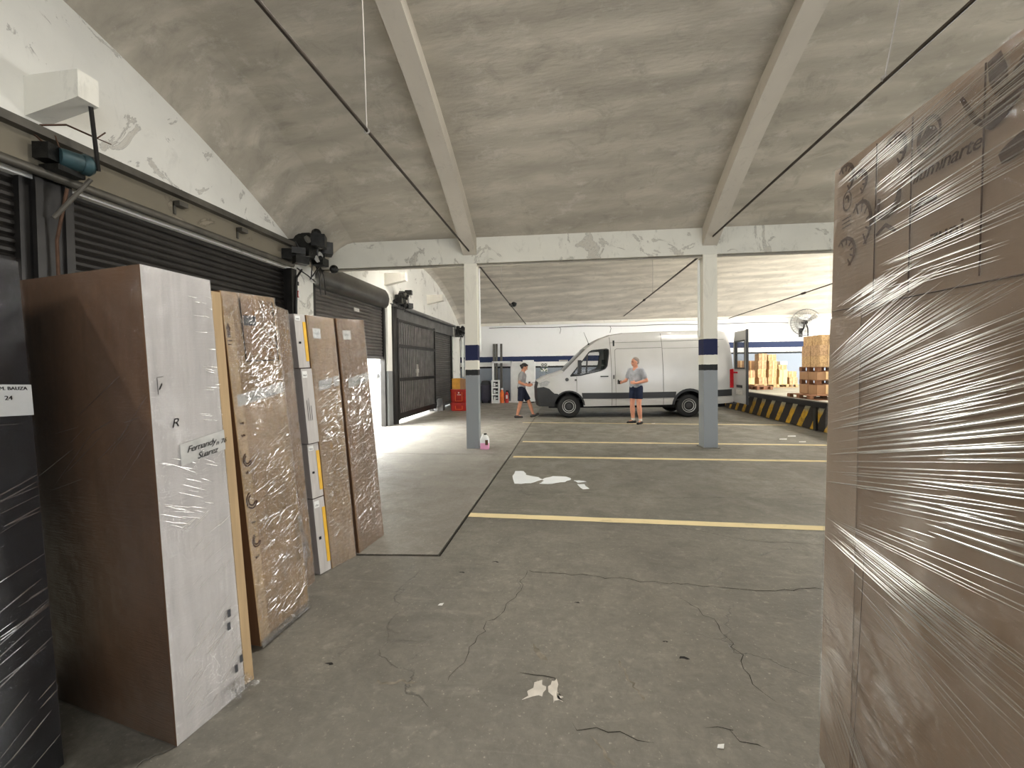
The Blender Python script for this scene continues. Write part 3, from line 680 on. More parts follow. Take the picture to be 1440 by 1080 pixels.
# outside the raised shutter
m = MB(); m.box(-30, -12, -.15, XL - .21, 30, -.02); structure('ground_outside', m, M['ext_ground'])
m = MB(); m.box(-12, -12, -.02, -11.7, 30, 5.5); structure('wall_outside', m, M['ext_cream'])
t = thing('parked_trailer', 'white panelled side outside under the raised shutter', 'trailer', (-7.3, 15.4, 0))
m = MB(); m.box(-8.3, 14.4, .25, -7.0, 19.5, 1.3); m.build('body', M['ext_white'], t)
m = MB(); m.box(-8.3, 14.4, 1.3, -6.97, 19.5, 1.42); m.build('rail', M['ext_grey'], t, label='grey rail')
m = MB(); m.box(-8.2, 14.5, -.02, -7.1, 19.4, .25); m.build('skirt', M['ext_white'], t)
for y in (17.3, 18.3): pass
t = thing('meter_box', 'upper of two small dark framed boxes outside the shutter', 'box', (-11.6, 20.7, 1.0), 'framed boxes outside')
m = MB(); m.box(-11.7, 20.9, .78, -11.6, 21.7, 1.12); m.build('frame', M['dark_glyph'], t); m = MB(); m.box(-11.6, 20.95, .83, -11.59, 21.45, 1.02); m.build('face', M['paper_grey'], t)
b = copy_tree(t); b.location.z -= .55; b['label'] = 'lower of two small dark framed boxes outside the shutter'

# ------------------------------------------------------------------ floor markings
def line(x0, y0, x1, y1, w, label):
    n = 40; d = V3((x1 - x0, y1 - y0, 0)); L = d.length; d.normalize(); a = V3((-d.y, d.x, 0)); m = MB(); rnd = random.Random(int(y0 * 100))
    lo, hi = [], []
    for i in range(n + 1):
        p = V3((x0, y0, .003)) + d * (L * i / n)
        lo.append(p - a * (w / 2 - rnd.random() * .008)); hi.append(p + a * (w / 2 - rnd.random() * .008))
    m._add(lo + hi, [(i, i + 1, n + 2 + i, n + 1 + i) for i in range(n)])
    o = solo('bay_line', m, M['yellow_line'], label, 'floor line', 'yellow bay lines on the floor')
line(-1.07, 4.34, 5.6, 4.28, .13, 'nearest yellow bay line across the floor')
line(-.97, 7.26, 5.7, 7.30, .13, 'second yellow bay line, just in front of the columns')
line(-.96, 8.77, 5.7, 8.72, .12, 'third yellow bay line, just behind the columns')
line(-1.29, 11.82, 5.7, 11.55, .11, 'farthest pale bay line at the feet of the standing man')

def blob(pts, z, th=.004):
    m = MB(); n = len(pts); P = [V3((x, y, z)) for x, y in pts]; cen = sum(P, V3()) / n
    out = []
    for i in range(n):
        for k in range(3): out.append(P[i].lerp(P[(i + 1) % n], k / 3) + V3((noise.noise(P[i] * 9 + V3((k, 0, 0))) * .03, noise.noise(P[i] * 7 + V3((0, k, 3))) * .03, 0)))
    K = len(out); ins = [cen + (p - cen) * .93 + V3((0, 0, th)) for p in out]
    m._add(out + ins + [cen + V3((0, 0, th))], [(i, (i + 1) % K, K + (i + 1) % K, K + i) for i in range(K)] + [(K + i, K + (i + 1) % K, 2 * K) for i in range(K)])
    return m
g = 'white spill puddles on the floor'
solo('spill_puddle', blob([(-.80, 6.25), (-.68, 6.28), (-.62, 6.05), (-.42, 5.93), (-.36, 5.80), (-.52, 5.62), (-.72, 5.58), (-.80, 5.85)], .001), M['puddle'], 'white spill patch on the floor, nearest the jug', 'spill', g)
solo('spill_puddle', blob([(-.36, 5.86), (-.22, 6.0), (-.02, 6.0), (.06, 5.88), (-.04, 5.72), (-.22, 5.62), (-.40, 5.60), (-.34, 5.72)], .001), M['puddle'], 'middle white spill patch on the floor', 'spill', g)
solo('spill_puddle', blob([(.08, 5.80), (.20, 5.80), (.26, 5.76), (.14, 5.70)], .001), M['puddle'], 'thin sliver of white spill on the floor', 'spill', g)
solo('spill_puddle', blob([(.12, 5.62), (.22, 5.62), (.28, 5.42), (.18, 5.40)], .001), M['puddle'], 'small white spill patch at the far end of the splash', 'spill', g)
g = 'white paint marks near the camera'
solo('paint_mark', blob([(-.22, 1.93), (-.14, 1.97), (-.12, 2.02), (-.155, 2.06), (-.20, 1.99)], .001, .001), M['chip'], 'white paint mark on the bare floor, jagged smaller one of the pair', 'paint mark', g)
solo('paint_mark', blob([(-.09, 2.06), (-.06, 2.08), (-.055, 1.98), (-.04, 1.95), (-.09, 1.94), (-.11, 2.02)], .001, .001), M['chip'], 'white paint mark on the bare floor, taller one of the pair', 'paint mark', g)
for k, (x, y, s, lab) in enumerate(((4.53, 9.35, .09, 'scrap of white paper on the bay line before the dock'), (4.75, 9.05, .08, 'white paper scrap on the floor nearest the wrapped stack'), (4.9, 9.75, .10, 'white paper scrap lying close to the striped dock'), (2.35, 11.7, .06, 'white scrap on the floor beside the standing man'), (-.86, 2.65, .02, 'tiny white chip on the floor near the tall cartons'), (.62, 1.78, .016, 'pale leaf shaped scrap on the near floor'), (.86, 1.62, .011, 'tiny pale chip on the floor beside the wrapped stack'))):
    m = MB(); m.poly([(x - s, y - s * .4, .004), (x + s * .6, y - s * .5, .006), (x + s, y + s * .3, .016), (x - s * .5, y + s * .5, .008)]); solo('paper_scrap', m, M['paper'], lab, 'scrap', 'scraps on the floor')

# ------------------------------------------------------------------ pink jug
t = thing('fluid_jug', 'clear jug of pink fluid at the foot of the column', 'jug', (-1.62, 7.93, 0))
def rr(cx, cy, a, b, z, n=16): return [(cx + a * math.copysign(abs(math.cos(2 * PI * k / n)) ** .5, math.cos(2 * PI * k / n)), cy + b * math.copysign(abs(math.sin(2 * PI * k / n)) ** .5, math.sin(2 * PI * k / n)), z) for k in range(n)]
def loft(mb, rings):
    n = len(rings[0]); vs = [p for r in rings for p in r]
    return mb._add(vs, [(i * n + k, i * n + (k + 1) % n, (i + 1) * n + (k + 1) % n, (i + 1) * n + k) for i in range(len(rings) - 1) for k in range(n)] + [tuple(range(n - 1, -1, -1)), tuple(range((len(rings) - 1) * n, len(rings) * n))])
m = loft(MB(), [rr(-1.62, 7.93, .082, .055, 0), rr(-1.62, 7.93, .088, .06, .015), rr(-1.62, 7.93, .088, .06, .125)]); m.build('fluid', M['pink'], t, smooth=50, label='pink fluid')
m = loft(MB(), [rr(-1.62, 7.93, .088, .06, .125), rr(-1.62, 7.93, .088, .06, .205), rr(-1.62, 7.93, .07, .05, .25), rr(-1.61, 7.93, .03, .03, .275), rr(-1.61, 7.93, .028, .028, .285)]); m.build('jug_top', M['white_plastic'], t, smooth=50, label='whitish empty upper half')
m = MB(); m.lathe((-1.61, 7.93, .283), (0, 0, 1), [(0, .03), (.025, .03), (.028, .01)], 12); m.build('cap', M['ink'], t, smooth=40)
m = MB(); m.tube([(-1.68, 7.93, .235), (-1.665, 7.93, .285), (-1.63, 7.93, .292)], .012); m.build('handle', M['white_plastic'], t, smooth=40)
m = MB(); m.box(-1.60, 7.865, .09, -1.545, 7.869, .19); m.build('label_sticker', M['kraft_dark'], t, label='brown sticker')

# ------------------------------------------------------------------ cartons on the left
class Face:
    def __init__(s, p0, p1, t1, t0): s.p = [V3(q) for q in (p0, p1, t1, t0)]; s.n = (s.p[1] - s.p[0]).cross(s.p[3] - s.p[0]).normalized()
    def at(s, u, v, off=0.0):
        a = s.p[0].lerp(s.p[1], u); b = s.p[3].lerp(s.p[2], u); return a.lerp(b, v) + s.n * off
    def patch(s, u0, v0, u1, v1, off=.004, th=.003, skewv=0.0):
        m = MB(); q = [(u0, v0), (u1, v0 + skewv), (u1, v1 + skewv), (u0, v1)]
        m.hexa([s.at(u, v, off) for u, v in q], [s.at(u, v, off + th) for u, v in q]); return m
    def sheet(s, nu, nv, off=.008, amp=.003, fu=8, fv=30, seed=0.0, slant=0.0, u0=0.0, u1=1.0, v0=0.0, v1=1.0):
        m = MB()
        def f(a, b):
            u, v = u0 + (u1 - u0) * a, v0 + (v1 - v0) * b
            w = noise.noise(V3((u * fu, (v + slant * u) * fv, seed))) + .5 * noise.noise(V3((u * fu * 2.3, (v + slant * u) * fv * 2.1, seed + 5)))
            return s.at(u, v, off + amp * w)
        return m.grid(f, nu, nv)
    def folds(s, m, n, rnd, u=(0, 1), v=(0, 1), length=(.1, .4), slope=.4, r=(.0015, .004), off=.006, jit=.15, lift=.45):
        W = (s.p[1] - s.p[0]).length; H = (s.p[3] - s.p[0]).length
        for _ in range(n):
            a, b = rnd.uniform(*u), rnd.uniform(*v); L = rnd.uniform(*length); sl = slope + rnd.uniform(-jit, jit)
            a2 = a + L; b2 = b + L * W * sl / H
            if a2 > 1: b2 = b + (1 - a) * W * sl / H; a2 = 1.0
            m.ridge(s.at(a, b, off), s.at(a2, b2, off), rnd.uniform(*r) * 1.3, s.n, lift)
    def scribble(s, m, u, v, w, h, rnd, n=14, r=.0015, off=.012):
        pts = []
        for i in range(n + 1):
            pts.append(s.at(u + w * i / n, v + h * (.5 + .5 * math.sin(i * 2.1 + rnd.random())) * rnd.uniform(.35, 1), off))
        m.tube(pts, r, 4)

def carton(name, label, cat, p0, p1, t1, t0, depth, mat_side, mat_front, group=None):
    """tall flat-packed carton: the seen long face p0 p1 t1 t0, the body behind it by vector depth"""
    loc = (V3(p0) + V3(p1)) / 2 + V3(depth) / 2; loc.z = 0
    t = thing(name, label, cat, loc, group); F = Face(p0, p1, t1, t0); d = V3(depth)
    m = MB(); m.hexa([F.p[0], F.p[1], F.p[1] + d, F.p[0] + d], [F.p[3], F.p[2], F.p[2] + d, F.p[3] + d])
    m.cur = 0; m.mi = [0, 0, 1, 0, 0, 0]; m.build('carton_body', [mat_side, mat_front], t)
    return t, F
gL = 'tall wrapped cartons leaning in a row by the left wall'
rnd = random.Random(11)
# A: brown carton with white side
A, FA = carton('tall_carton', 'tall brown carton with white long side, between black stack and kraft cartons', 'carton',
    (-1.668, 1.515, .0), (-1.622, 1.835, .0), (-1.700, 1.775, 2.04), (-1.748, 1.488, 2.05), (-.98, .184, 0), M['kraft_dark'], M['white_card'], gL)
q = [FA.at(1, 0), FA.at(1, 1)]
m = MB(); d = V3((-.5, .09, 0)); w = V3((.012, .045, 0))
m.hexa([q[0] + V3((0, .004, .02)), q[0] + w + V3((0, 0, .02)), q[0] + w + d, q[0] + d], [q[1] + V3((0, .004, -.05)), q[1] + w + V3((0, 0, -.05)), q[1] + w + d, q[1] + d]); m.build('edge_strip', M['kraft_lite'], A, label='kraft strip along the far edge')
m = FA.sheet(40, 160, .006, .004, 9, 26, 2.0, .1); m.cur = 1; FA.folds(m, 26, rnd, (0, .7), (.46, .60), (.1, .35), -.5, (.001, .0028)); FA.folds(m, 40, rnd, (.1, .9), (.02, .22), (.08, .3), .7, (.001, .0026)); FA.folds(m, 28, rnd, (.6, .95), (.6, .97), (.05, .22), -.1, (.001, .003)); FA.folds(m, 16, rnd, (0, .9), (.3, .45), (.1, .3), .5, (.001, .002)); m.build('film', [M['film'], M['crease']], A, smooth=60, recalc=False)
m = FA.patch(.32, .578, 1.0, .625, .006, .002, .02); m.build('tape_label', M['paper_grey'], A, label='clear tape label with handwriting')
hr = (FA.at(.9, .616) - FA.at(.4, .604)).normalized(); hu = (FA.at(.6, .7) - FA.at(.6, .6)).normalized()
text_on('Fernandy', FA.at(.62, .616, .0105), hr, hu, .040, M['ink'], A, 'handwriting', .0004, .35, .9); text_on('Suarez', FA.at(.70, .597, .0105), hr, hu, .040, M['ink'], A, 'handwriting', .0004, .35, .9); text_on('n 76', FA.at(.93, .618, .0105), hr, hu, .03, M['ink'], A, 'handwriting', .0004, .3)
text_on('R', FA.at(.27, .672, .0105), hr, hu, .055, M['ink'], A, 'handwriting', .0004, .3)
m = MB()
m.tube([FA.at(.08, .735, .012), FA.at(.08, .77, .012), FA.at(.16, .772, .012)], .0014, 4); m.tube([FA.at(.10, .745, .012), FA.at(.14, .758, .012)], .003, 4); m.build('box_mark', M['ink'], A)
for (u, v) in ((.78, .17), (.84, .06), (.93, .075), (.80, .20)):
    FA.patch(u, v, u + .05, v + .018, .010, .001).build('print_mark', M['dark_glyph'], A)
FB_ = Face(FA.at(0, 0) + V3((-.98, .184, 0)), FA.at(0, 0), FA.at(0, 1), FA.at(0, 1) + V3((-.98, .184, 0)))
m = FB_.sheet(40, 120, .006, .004, 6, 14, 8.0, .2); m.cur = 1; FB_.folds(m, 14, rnd, (.1, .9), (.5, .7), (.1, .4), .6, (.001, .0018), .008, .4); m.build('film', [M['film'], M['ridge_thin']], A, smooth=60, recalc=False)
m = MB()
def flap(a, b, drop, seed):
    def f(u, v): p = a.lerp(b, u); return p + V3((.02 + .05 * v * (1 + noise.noise(V3((u * 6, v * 4, seed)))), .02 * noise.noise(V3((u * 9, v * 5, seed + 2))), -v * drop * (.6 + .5 * noise.noise(V3((u * 5, 0, seed))))))
    m.grid(f, 20, 8)
flap(FA.at(.62, .045), FA.at(1.0, .045), .075, 4.0); m.build('loose_film', M['film_crumple'], A, smooth=60)

# black wrapped stack
t = thing('black_wrapped_stack', 'black film wrapped stack with pale label, beside the brown carton', 'wrapped stack', (-2.5, .95, 0))
FK = Face((-2.02, .25, 0), (-2.06, 1.39, 0), (-2.245, 1.42, 2.065), (-2.20, .25, 2.10))
d = V3((-.8, 0, 0)); m = MB(); m.hexa([FK.p[0], FK.p[1], FK.p[1] + d, FK.p[0] + d], [FK.p[3], FK.p[2], FK.p[2] + d, FK.p[3] + d]); m.build('packed_load', M['black_film'], t)
m = FK.sheet(60, 160, .010, .008, 10, 22, 1.0, -.3); m.cur = 1; FK.folds(m, 30, rnd, (.3, .95), (.45, .55), (.05, .25), .3, (.001, .003)); FK.folds(m, 34, rnd, (.3, .95), (.20, .42), (.1, .4), .4, (.001, .003)); FK.folds(m, 22, rnd, (.3, .95), (.02, .16), (.06, .2), .6, (.001, .003)); FK.folds(m, 10, rnd, (.3, .9), (.68, .76), (.05, .2), .0, (.001, .003)); m.build('film', [M['film_dark'], M['ridge_thin']], t, smooth=60, recalc=False)
o = FK.patch(.2, .705, .995, .765, .016, .002, -.012).build('shipping_label', M['paper'], t, label='white label strip')
r_ = (FK.at(.9, .73) - FK.at(.5, .73 + .006)).normalized(); u_ = (FK.at(.7, .8) - FK.at(.7, .7)).normalized()
text_on('M. BAUZA', FK.at(.945, .746, .0195), r_, u_, .019, M['ink'], t, 'label_text'); text_on('24', FK.at(.93, .728, .0195), r_, u_, .024, M['ink'], t, 'label_text')
m = MB()
for k in range(4): m.hexa([FK.at(.875, .722 + .006 * k, .0185), FK.at(.9, .722 + .006 * k, .0185), FK.at(.9, .725 + .006 * k, .0185), FK.at(.875, .725 + .006 * k, .0185)], [FK.at(.875, .722 + .006 * k, .0195), FK.at(.9, .722 + .006 * k, .0195), FK.at(.9, .725 + .006 * k, .0195), FK.at(.875, .725 + .006 * k, .0195)])
m.build('code_bars', M['ink'], t)
m = MB(); m.grid(lambda u, v: FK.at(u, 1) + V3((-.8 * v + .01, 0, .012 + .014 * noise.noise(V3((u * 9, v * 5, 0))))), 30, 16); m.build('top_film', M['film_dark'], t, smooth=60)

# B: big kraft carton
B, FBk = carton('tall_carton', 'tall kraft carton with arrow print and glossy film, beside the white sided carton', 'carton',
    (-1.757, 2.108, .02), (-1.736, 2.524, .02), (-1.924, 2.50, 2.085), (-1.958, 2.108, 2.063), (-.7, .07, 0), M['kraft_dark'], M['kraft'], gL)
FBk.patch(0, .012, .16, .93, .002, .003).build('side_flap', M['kraft_lite'], B, label='paler flap along the near edge')
FBk.patch(.30, .80, .93, .985, .002, .004).build('inner_sheet', M['kraft_red'], B)
m = MB()
for a, b in (((.30, .80), (.30, .985)), ((.30, .80), (.93, .80)), ((.93, .80), (.93, .985))): m.tube([FBk.at(*a, .007), FBk.at(*b, .007)], .003, 4)
m.build('sheet_edge', M['dark_gap'], B)
FBk.patch(.33, .905, .56, .935, .006, .002).build('dark_sticker', M['dark_glyph'], B, label='dark grey sticker')
FBk.patch(.07, .672, .96, .705, .005, .002, .025).build('address_label', M['paper_grey'], B, label='grey address label strip')
m = MB(); FBk.scribble(m, .2, .69, .6, .014, rnd, 26, .0013, .009); m.build('label_writing', M['ink'], B)
m = MB(); c = lambda u, v: FBk.at(u, v, .006)
m.poly([c(.03, .868), c(.03, .892), c(.015, .892), c(.055, .912), c(.095, .892), c(.08, .892), c(.08, .868)]); m.poly([c(.02, .858), c(.10, .858), c(.10, .861), c(.02, .861)]); m.poly([c(.02, .847), c(.10, .847), c(.10, .850), c(.02, .850)]); m.build('arrow_print', M['print'], B)
for v, s in ((.52, .05), (.405, .065), (.29, .05)):
    m = MB()
    for k in range(2): 
        rr_ = s * (1 - .35 * k); pts = [FBk.at(.12 + rr_ * 1.4 * math.cos(a), v + rr_ * .36 * math.sin(a), .006) for a in [PI * (.6 + 1.3 * i / 12) for i in range(13)]]; m.tube(pts, .0042, 4)
    m.build('ring_print', M['print'], B)
for v in (.62, .585, .48, .34, .24): m = MB(); FBk.scribble(m, .06, v, .07, .012, rnd, 6, .003, .006); m.build('small_print', M['print'], B)
m = FBk.sheet(60, 200, .009, .006, 14, 40, 3.0, .2); m.cur = 1
FBk.folds(m, 90, rnd, (.3, .95), (.68, .84), (.03, .14), .2, (.001, .003), .008, .5); FBk.folds(m, 46, rnd, (.55, .95), (.84, .98), (.03, .12), -.5, (.001, .0035), .008, .5)
FBk.folds(m, 60, rnd, (.1, .95), (.38, .55), (.05, .2), .5, (.001, .0025), .008, .25); FBk.folds(m, 70, rnd, (.1, .95), (.05, .34), (.05, .2), .45, (.001, .0025), .008, .25); m.cur = 2; FBk.folds(m, 120, rnd, (.35, .95), (.70, .97), (.03, .13), .66, (.0018, .004), .009, .3, .95); FBk.folds(m, 60, rnd, (.15, .9), (.66, .80), (.04, .15), .5, (.0016, .0036), .009, .3, .95)
FBk.folds(m, 60, rnd, (.15, .95), (.04, .6), (.05, .2), .25, (.0014, .003), .009, .15)
m.build('film', [M['film_crumple'], M['crease'], M['ridge']], B, smooth=60, recalc=False)
m = MB()
flap(FBk.at(.9, .30), FBk.at(1.0, .30), .5, 2.0); m.build('loose_film', M['film_crumple'], B, smooth=60)
m = MB(); FBk.patch(.0, -.002, 1.02, .014, .004, .02).v; m = FBk.patch(0, -.004, 1.0, .018, .003, .012); m.build('bottom_film', M['film_crumple'], B)

# C: kraft carton behind B
C, FC = carton('tall_carton', 'narrow kraft carton half hidden behind the glossy kraft carton', 'carton',
    (-1.895, 2.62, .0), (-1.915, 2.86, .0), (-2.09, 2.86, 2.055), (-2.03, 2.62, 2.06), (-.6, .03, 0), M['kraft_dark'], M['kraft_red'], gL)
m = FC.sheet(20, 160, .006, .005, 8, 40, 6.0, .2); m.cur = 1; FC.folds(m, 60, rnd, (0, .9), (.05, .95), (.1, .4), .3, (.001, .0025), .007, .4); m.build('film', [M['film_crumple'], M['crease']], C, smooth=60, recalc=False)

# D: column of white cartons, E kraft panel, F kraft panel
p0, p1 = V3((-1.925, 2.945, 0)), V3((-1.895, 3.045, 0)); tp0, tp1 = V3((-2.10, 2.945, 2.045)), V3((-2.075, 3.04, 2.05))
dD = V3((-.30, .02, 0)); cuts = (0, .29, .50, .79, 1.0)
labs = ('bottom white carton of the column standing by the kraft panel', 'second white carton from the floor in the narrow column', 'third white carton from the floor, with printed label', 'topmost white carton of the narrow leaning column')
for k in range(4):
    a, b = cuts[k] + .002, cuts[k + 1] - .002
    o0 = V3((.012, 0, 0)) if k == 2 else V3((0, 0, 0))
    t, FD = carton('white_carton', labs[k], 'carton', p0.lerp(tp0, a) + o0, p1.lerp(tp1, a) + o0, p1.lerp(tp1, b) + o0, p0.lerp(tp0, b) + o0, dD, M['grey_card'], M['white_card'], 'narrow white cartons stacked on end')
    if k != 2: FD.patch(.72, .12, 1.0, .86, .001, .002).build('yellow_strip', M['yellow_tape'], t, label='yellow printed strip')
    FD.patch(.06, .88, .5, .97, .002, .002).build('sticker', M['paper'], t)
    m = MB(); FD.scribble(m, .12, .9, .3, .04, rnd, 8, .0012, .005)
    if k == 2:
        for q_ in range(3): FD.scribble(m, .2 + .18 * q_, .3, .02, .4, rnd, 10, .0012, .005)
    else:
        m.hexa([FD.at(.2, .45, .002), FD.at(.4, .45, .002), FD.at(.4, .49, .002), FD.at(.2, .49, .002)], [FD.at(.2, .45, .003), FD.at(.4, .45, .003), FD.at(.4, .49, .003), FD.at(.2, .49, .003)])
    m.build('print', M['ink'], t)
E_, FE = carton('tall_carton', 'kraft panel carton against the narrow white carton column', 'carton',
    (-1.893, 3.052, 0), (-1.815, 3.285, 0), (-1.966, 3.27, 2.04), (-2.07, 3.05, 2.045), (-.45, .06, 0), M['kraft_dark'], M['kraft'], gL)
F_, FF = carton('tall_carton', 'farthest kraft panel carton in the row, next to the daylight', 'carton',
    (-1.812, 3.335, 0), (-1.770, 3.736, 0), (-1.929, 3.72, 2.075), (-1.983, 3.335, 2.048), (-.45, .06, 0), M['kraft_dark'], M['kraft_red'], gL)
for t, F in ((E_, FE), (F_, FF)):
    F.patch(.18, .91, .45, .95, .002, .002).build('small_label', M['paper'], t, label='small white label')
    F.patch(.2, .70, .95, .74, .003, .002, .02).build('address_label', M['paper_grey'], t, label='grey address label strip')
    m = MB(); F.scribble(m, .3, .72, .5, .014, rnd, 18, .0013, .007); F.scribble(m, .22, .925, .18, .014, rnd, 8, .0013, .005); m.build('label_writing', M['ink'], t)
    m = F.sheet(36, 160, .008, .005, 8, 34, F.p[0].y, .25); m.cur = 2; F.folds(m, 70, rnd, (.05, .85), (.5, .76), (.06, .25), .6, (.0016, .0036), .009, .25, .9); F.folds(m, 60, rnd, (.05, .85), (.08, .56), (.06, .25), .28, (.0014, .003), .009, .15); m.cur = 1; F.folds(m, 50, rnd, (.05, .9), (.50, .68), (.08, .3), .5, (.001, .003), .008, .2); F.folds(m, 40, rnd, (.05, .9), (.05, .4), (.08, .3), .5, (.001, .0022), .008, .2); m.build('film', [M['film_crumple'], M['crease'], M['ridge']], t, smooth=60, recalc=False)

# ------------------------------------------------------------------ tall wrapped stack on the right
t = thing('wrapped_pallet_stack', 'tall brown carton stack bound in clear stretch film, near camera', 'wrapped stack', (1.55, 1.05, 0))
FR = Face((.935, 1.665, 0), (.915, .35, 0), (.955, .35, 2.305), (.985, 1.665, 2.305)); d = V3((1.15, .02, 0))
def boxpart(nm, v0, v1, mat, lab=None):
    m = MB(); a, b, c, e = FR.at(0, v0), FR.at(1, v0), FR.at(1, v1), FR.at(0, v1)
    m.hexa([a, a + d, b + d, b], [e, e + d, c + d, c]); return m.build(nm, mat, t, label=lab)
m = MB(); m.box(.95, .36, 0, 2.08, 1.66, .10); m.build('pallet_deck', M['wood'], t)
boxpart('lower_carton', .045, .4085, M['kraft_stack']); boxpart('middle_carton', .409, .767, M['kraft_stack']); boxpart('top_carton', .7675, 1.0, M['kraft_stack'], 'printed top carton')
m = FR.patch(.0, .05, .125, .765, .001, .003); m.build('edge_protector', M['kraft_protector'], t, label='paler board strip down the far edge')
uy = lambda y: (1.665 - y) / 1.315
vz = lambda z: z / 2.305
P = lambda y, z, off=.004: FR.at(uy(y), vz(z), off)
m = MB(); 
for y in (1.447, 1.308, 1.10): m.tube([P(y, 1.80, .003), P(y, 2.29, .003)], .0022, 4)
m.tube([P(1.655, 1.79, .003), P(.4, 1.775, .003)], .002, 4); m.tube([P(1.45, 1.0, .006), P(1.49, .06, .006)], .001, 4); m.build('carton_seam', M['print'], t)
right = (P(1.0, 2.1) - P(1.3, 2.1)).normalized(); upv = V3((.02, 0, 1)).normalized()
text_on('iluminarte', P(1.205, 2.115, .003), right, upv, .052, M['print'], t, 'printed_word', .0006, .35, .95, 1.0)
text_on('zuni', P(1.19, 1.93, .003), right, upv, .06, M['print'], t, 'printed_word', .0006, 0, 1.0, 1.0)
def stroke(m, pts, r=.0035, off=.004):
    P3 = [P(y, z, off) for y, z in pts]
    Q = []
    for i in range(len(P3) - 1): Q += [P3[i].lerp(P3[i + 1], k / 2) for k in range(2)]
    Q.append(P3[-1]); n = len(Q); A_ = []
    for i, p in enumerate(Q):
        d_ = (Q[min(i + 1, n - 1)] - Q[max(i - 1, 0)]).normalized(); a_ = d_.cross(FR.n); k = (.5 + .5 * math.sin(PI * (i + .5) / n)) * 1.7
        A_ += [p + a_ * r * k, p - a_ * r * k]
    m._add(A_, [(2 * i, 2 * i + 1, 2 * i + 3, 2 * i + 2) for i in range(n - 1)])
def arc(cy, cz, ry, rz, a0, a1, n=14): return [(cy - ry * math.cos(a), cz + rz * math.sin(a)) for a in [a0 + (a1 - a0) * i / n for i in range(n + 1)]]
m = MB()
stroke(m, arc(1.585, 2.165, .022, .032, 0, 2 * PI), .002); stroke(m, arc(1.587, 2.165, .009, .016, -.5, 2.6), .003)
for k in range(3): stroke(m, [(1.61, 2.105 - .014 * k), (1.56, 2.107 - .014 * k)], .0015)
for cy, cz, ry, rz in ((1.60, 2.245, .045, .05), (1.515, 2.06, .05, .075), (1.53, 2.20, .04, .04), (1.59, 1.985, .05, .05), (1.375, 2.225, .045, .05)):
    stroke(m, arc(cy, cz, ry, rz, -1.2, 2.4), .004)
    for k in range(6): a = -1.0 + k * .6; stroke(m, [(cy - ry * .55 * math.cos(a), cz + rz * .55 * math.sin(a)), (cy - ry * 1.15 * math.cos(a), cz + rz * 1.15 * math.sin(a))], .0022)
stroke(m, arc(1.40, 2.10, .05, .05, -2.6, .2), .008); stroke(m, [(1.46, 2.05), (1.44, 2.07), (1.43, 2.11)], .006)
stroke(m, arc(1.25, 2.205, .035, .05, 0, 2 * PI), .004); stroke(m, [(1.27, 2.22), (1.235, 2.19)], .016)
stroke(m, [(1.09, 2.14), (1.06, 2.16), (1.0, 2.23), (.98, 2.26)], .016); stroke(m, [(1.06, 2.05), (1.03, 2.06), (.99, 2.08)], .012); stroke(m, [(1.16, 2.25), (1.12, 2.17), (1.08, 2.13)], .004); stroke(m, [(1.08, 2.29), (1.06, 2.2)], .012)
stroke(m, [(1.31, 2.0), (1.27, 2.04), (1.22, 2.03)], .006); stroke(m, [(1.44, 2.0), (1.40, 2.02), (1.36, 1.99)], .004)
m.build('floral_print', M['print'], t)
m = FR.sheet(90, 220, .010, .0035, 5, 26, 4.0, .45); mt = None; rnd = random.Random(5)
def fan(n, A0, A1, B0, B1, r=(.0012, .0028), trim=.35, lift=.4):
    for k in range(n):
        f = (k + rnd.random() * .8) / n
        p = V3((0, A0[0] + (B0[0] - A0[0]) * f, A0[1] + (B0[1] - A0[1]) * f)); q = V3((0, A1[0] + (B1[0] - A1[0]) * f, A1[1] + (B1[1] - A1[1]) * f))
        a, b = rnd.random() * trim, 1 - rnd.random() * trim
        s, e = p.lerp(q, a), p.lerp(q, b)
        if s.z > 2.29 or e.z > 2.295: 
            e.z = min(e.z, 2.295); s.z = min(s.z, 2.285)
        rad = rnd.uniform(*r); m.cur = 1 if rnd.random() < .55 else 2
        m.ridge(P(s.y, s.z, .012), P(e.y, e.z, .012), rad, FR.n, lift)
fan(16, (1.64, 2.25), (1.2, 2.31), (1.58, 2.18), (.85, 2.27), (.001, .0022))
fan(11, (1.5, 2.13), (.85, 2.25), (1.47, 2.08), (.85, 2.17), (.0012, .0034), .25)
fan(5, (1.5, 2.06), (1.3, 2.08), (1.48, 2.03), (1.3, 2.06), (.001, .002))
fan(10, (1.5, 2.03), (.85, 2.10), (1.45, 1.97), (.85, 2.02), (.001, .0024))
fan(6, (1.42, 1.90), (.85, 1.97), (1.46, 1.87), (.85, 1.91), (.001, .003), .25)
fan(7, (1.45, 1.86), (.95, 1.89), (1.42, 1.80), (.95, 1.82), (.001, .0022), .4)
fan(44, (1.62, 1.80), (1.3, 1.90), (1.55, 1.72), (1.1, 1.85), (.0008, .002), .6)
fan(26, (1.655, 1.62), (1.30, 1.82), (1.655, 1.50), (.90, 1.78), (.001, .0026), .25)
fan(20, (1.655, 1.52), (.85, 1.76), (1.655, 1.38), (.85, 1.63), (.001, .003), .3)
fan(17, (1.655, 1.40), (.85, 1.62), (1.655, 1.24), (.85, 1.44), (.0012, .0045), .35)
fan(12, (1.655, 1.24), (.85, 1.42), (1.655, 1.10), (.85, 1.24), (.0012, .005), .4)
fan(8, (1.655, 1.08), (.85, 1.20), (1.655, 1.02), (.85, 1.06), (.001, .003), .5)
fan(18, (1.655, 1.04), (.85, .98), (1.655, .96), (.85, .84), (.001, .003), .25)
fan(10, (1.56, .92), (.9, .86), (1.45, .82), (.9, .62), (.001, .0022), .5)
